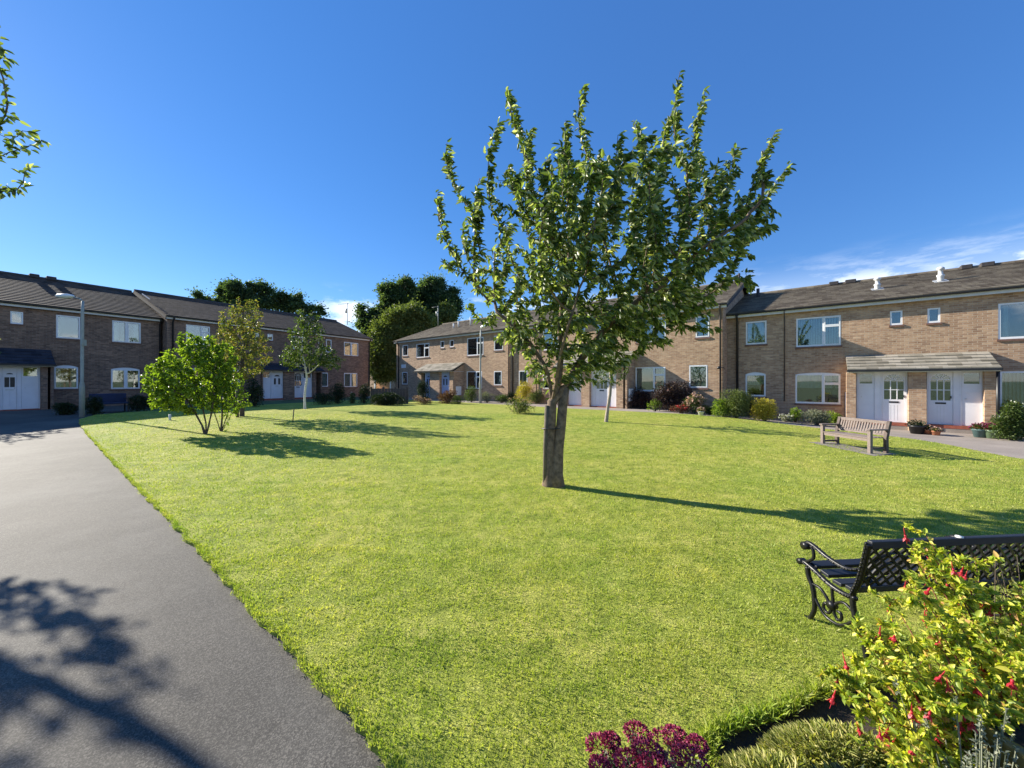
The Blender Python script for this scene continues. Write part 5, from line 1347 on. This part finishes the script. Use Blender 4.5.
# ------------------------------------------------------------------ sky, sun, camera
SUN_EL, TO_SUN = R(25.5), Vector((-.899, .438))
w = bpy.data.worlds.new('World'); sc.world = w; w.use_nodes = True
nt = w.node_tree; nt.nodes.clear()
out = nt.nodes.new('ShaderNodeOutputWorld'); bg = nt.nodes.new('ShaderNodeBackground'); nt.links.new(bg.outputs[0], out.inputs[0])
sky = nt.nodes.new('ShaderNodeTexSky'); sky.sky_type = 'NISHITA'; sky.sun_disc = False
sky.sun_elevation = SUN_EL; sky.sun_rotation = math.atan2(TO_SUN.x, TO_SUN.y)
sky.altitude = 50; sky.air_density = 1.0; sky.dust_density = 0.05; sky.ozone_density = 3.0
tc = nt.nodes.new('ShaderNodeTexCoord').outputs['Generated']
sep = nt.nodes.new('ShaderNodeSeparateXYZ'); nt.links.new(tc, sep.inputs[0])
def mth(op, a, b=None, c=None):
    n = nt.nodes.new('ShaderNodeMath'); n.operation = op
    for i, v in enumerate((a, b, c)):
        if v is None: continue
        if hasattr(v, 'links'): nt.links.new(v, n.inputs[i])
        else: n.inputs[i].default_value = v
    return n.outputs[0]
def sstep(x, a, b):
    n = nt.nodes.new('ShaderNodeMapRange'); n.interpolation_type = 'SMOOTHSTEP'; n.inputs[1].default_value = a; n.inputs[2].default_value = b
    n.inputs[3].default_value = 0; n.inputs[4].default_value = 1; nt.links.new(x, n.inputs[0]); return n.outputs[0]
rot = nt.nodes.new('ShaderNodeMapping'); rot.inputs['Rotation'].default_value = (0, R(-12), 0); rot.inputs['Scale'].default_value = (2.6, 2.6, 12); nt.links.new(tc, rot.inputs[0])
ci = noise(nt, rot.outputs[0], 3.2, 8, .62)                       # streaky cirrus on the right
fcv = mth('MULTIPLY', sstep(ci, .40, .70), mth('MULTIPLY', sstep(sep.outputs[0], .25, .6), mth('MULTIPLY', sstep(sep.outputs[2], .27, .18), .5)))
base = mth('MULTIPLY', sstep(sep.outputs[0], .2, .5), mth('MULTIPLY', sstep(sep.outputs[2], .26, .12), .42))
cu = noise(nt, mapping(nt, tc, (1, 1, 2.2), (3.1, .4, 0)), 7, 8, .6)
cuv = mth('MULTIPLY', sstep(cu, .47, .60), mth('MULTIPLY', sstep(sep.outputs[2], .235, .17), sstep(sep.outputs[0], -.50, -.36)))
tot = mth('MINIMUM', mth('MAXIMUM', mth('MAXIMUM', fcv, base), cuv), 1.0)
mx = nt.nodes.new('ShaderNodeMix'); mx.data_type = 'RGBA'; nt.links.new(tot, mx.inputs[0]); hs = nt.nodes.new('ShaderNodeHueSaturation'); hs.inputs['Saturation'].default_value = 1.3; hs.inputs['Hue'].default_value = .504; hs.inputs['Value'].default_value = 1.05; nt.links.new(sky.outputs[0], hs.inputs['Color'])
fl_ = mixc(nt, hs.outputs[0], (.72,1.78,5.1), .38); nt.links.new(fl_, mx.inputs[6]); mx.inputs[7].default_value = (8.2, 8.6, 9.2, 1)
nt.links.new(mx.outputs[2], bg.inputs['Color']); bg.inputs['Strength'].default_value = .075
sun = bpy.data.lights.new('sun', 'SUN'); sun.energy = 4.8; sun.angle = R(.53); sun.color = (1.0, .93, .80)
so = bpy.data.objects.new('sun', sun); col.objects.link(so)
d = Vector((TO_SUN.x*math.cos(SUN_EL), TO_SUN.y*math.cos(SUN_EL), math.sin(SUN_EL))); so.rotation_euler = d.to_track_quat('Z', 'Y').to_euler(); so.location = d*60
cam = bpy.data.cameras.new('camera'); co = bpy.data.objects.new('camera', cam); col.objects.link(co)
cam.sensor_width = 36; cam.lens = F/1024*36; cam.clip_start = .05; cam.clip_end = 4000
cam.shift_y = -(384-HY)/1024
co.location = (0, 0, HC); co.rotation_euler = (R(90), 0, 0); sc.camera = co
sc.view_settings.view_transform = 'Standard'; sc.view_settings.look = 'None'; sc.view_settings.exposure = 1.2; sc.view_settings.gamma = 1
sc.cycles.max_bounces = 6; sc.cycles.transparent_max_bounces = 8; sc.cycles.diffuse_bounces = 3
sc.cycles.use_denoising = True
cats = {}
for o in bpy.data.objects:
    if o.get('category') and not o.parent: cats.setdefault(o['category'], []).append(o)
for c, l in cats.items():
    if len(l) > 1:
        for o in l: o['group'] = {'terraced house': 'brick terraces round the green', 'shrub': 'shrubs in the borders', 'tree': 'trees round the green'}.get(c, c + 's round the green')
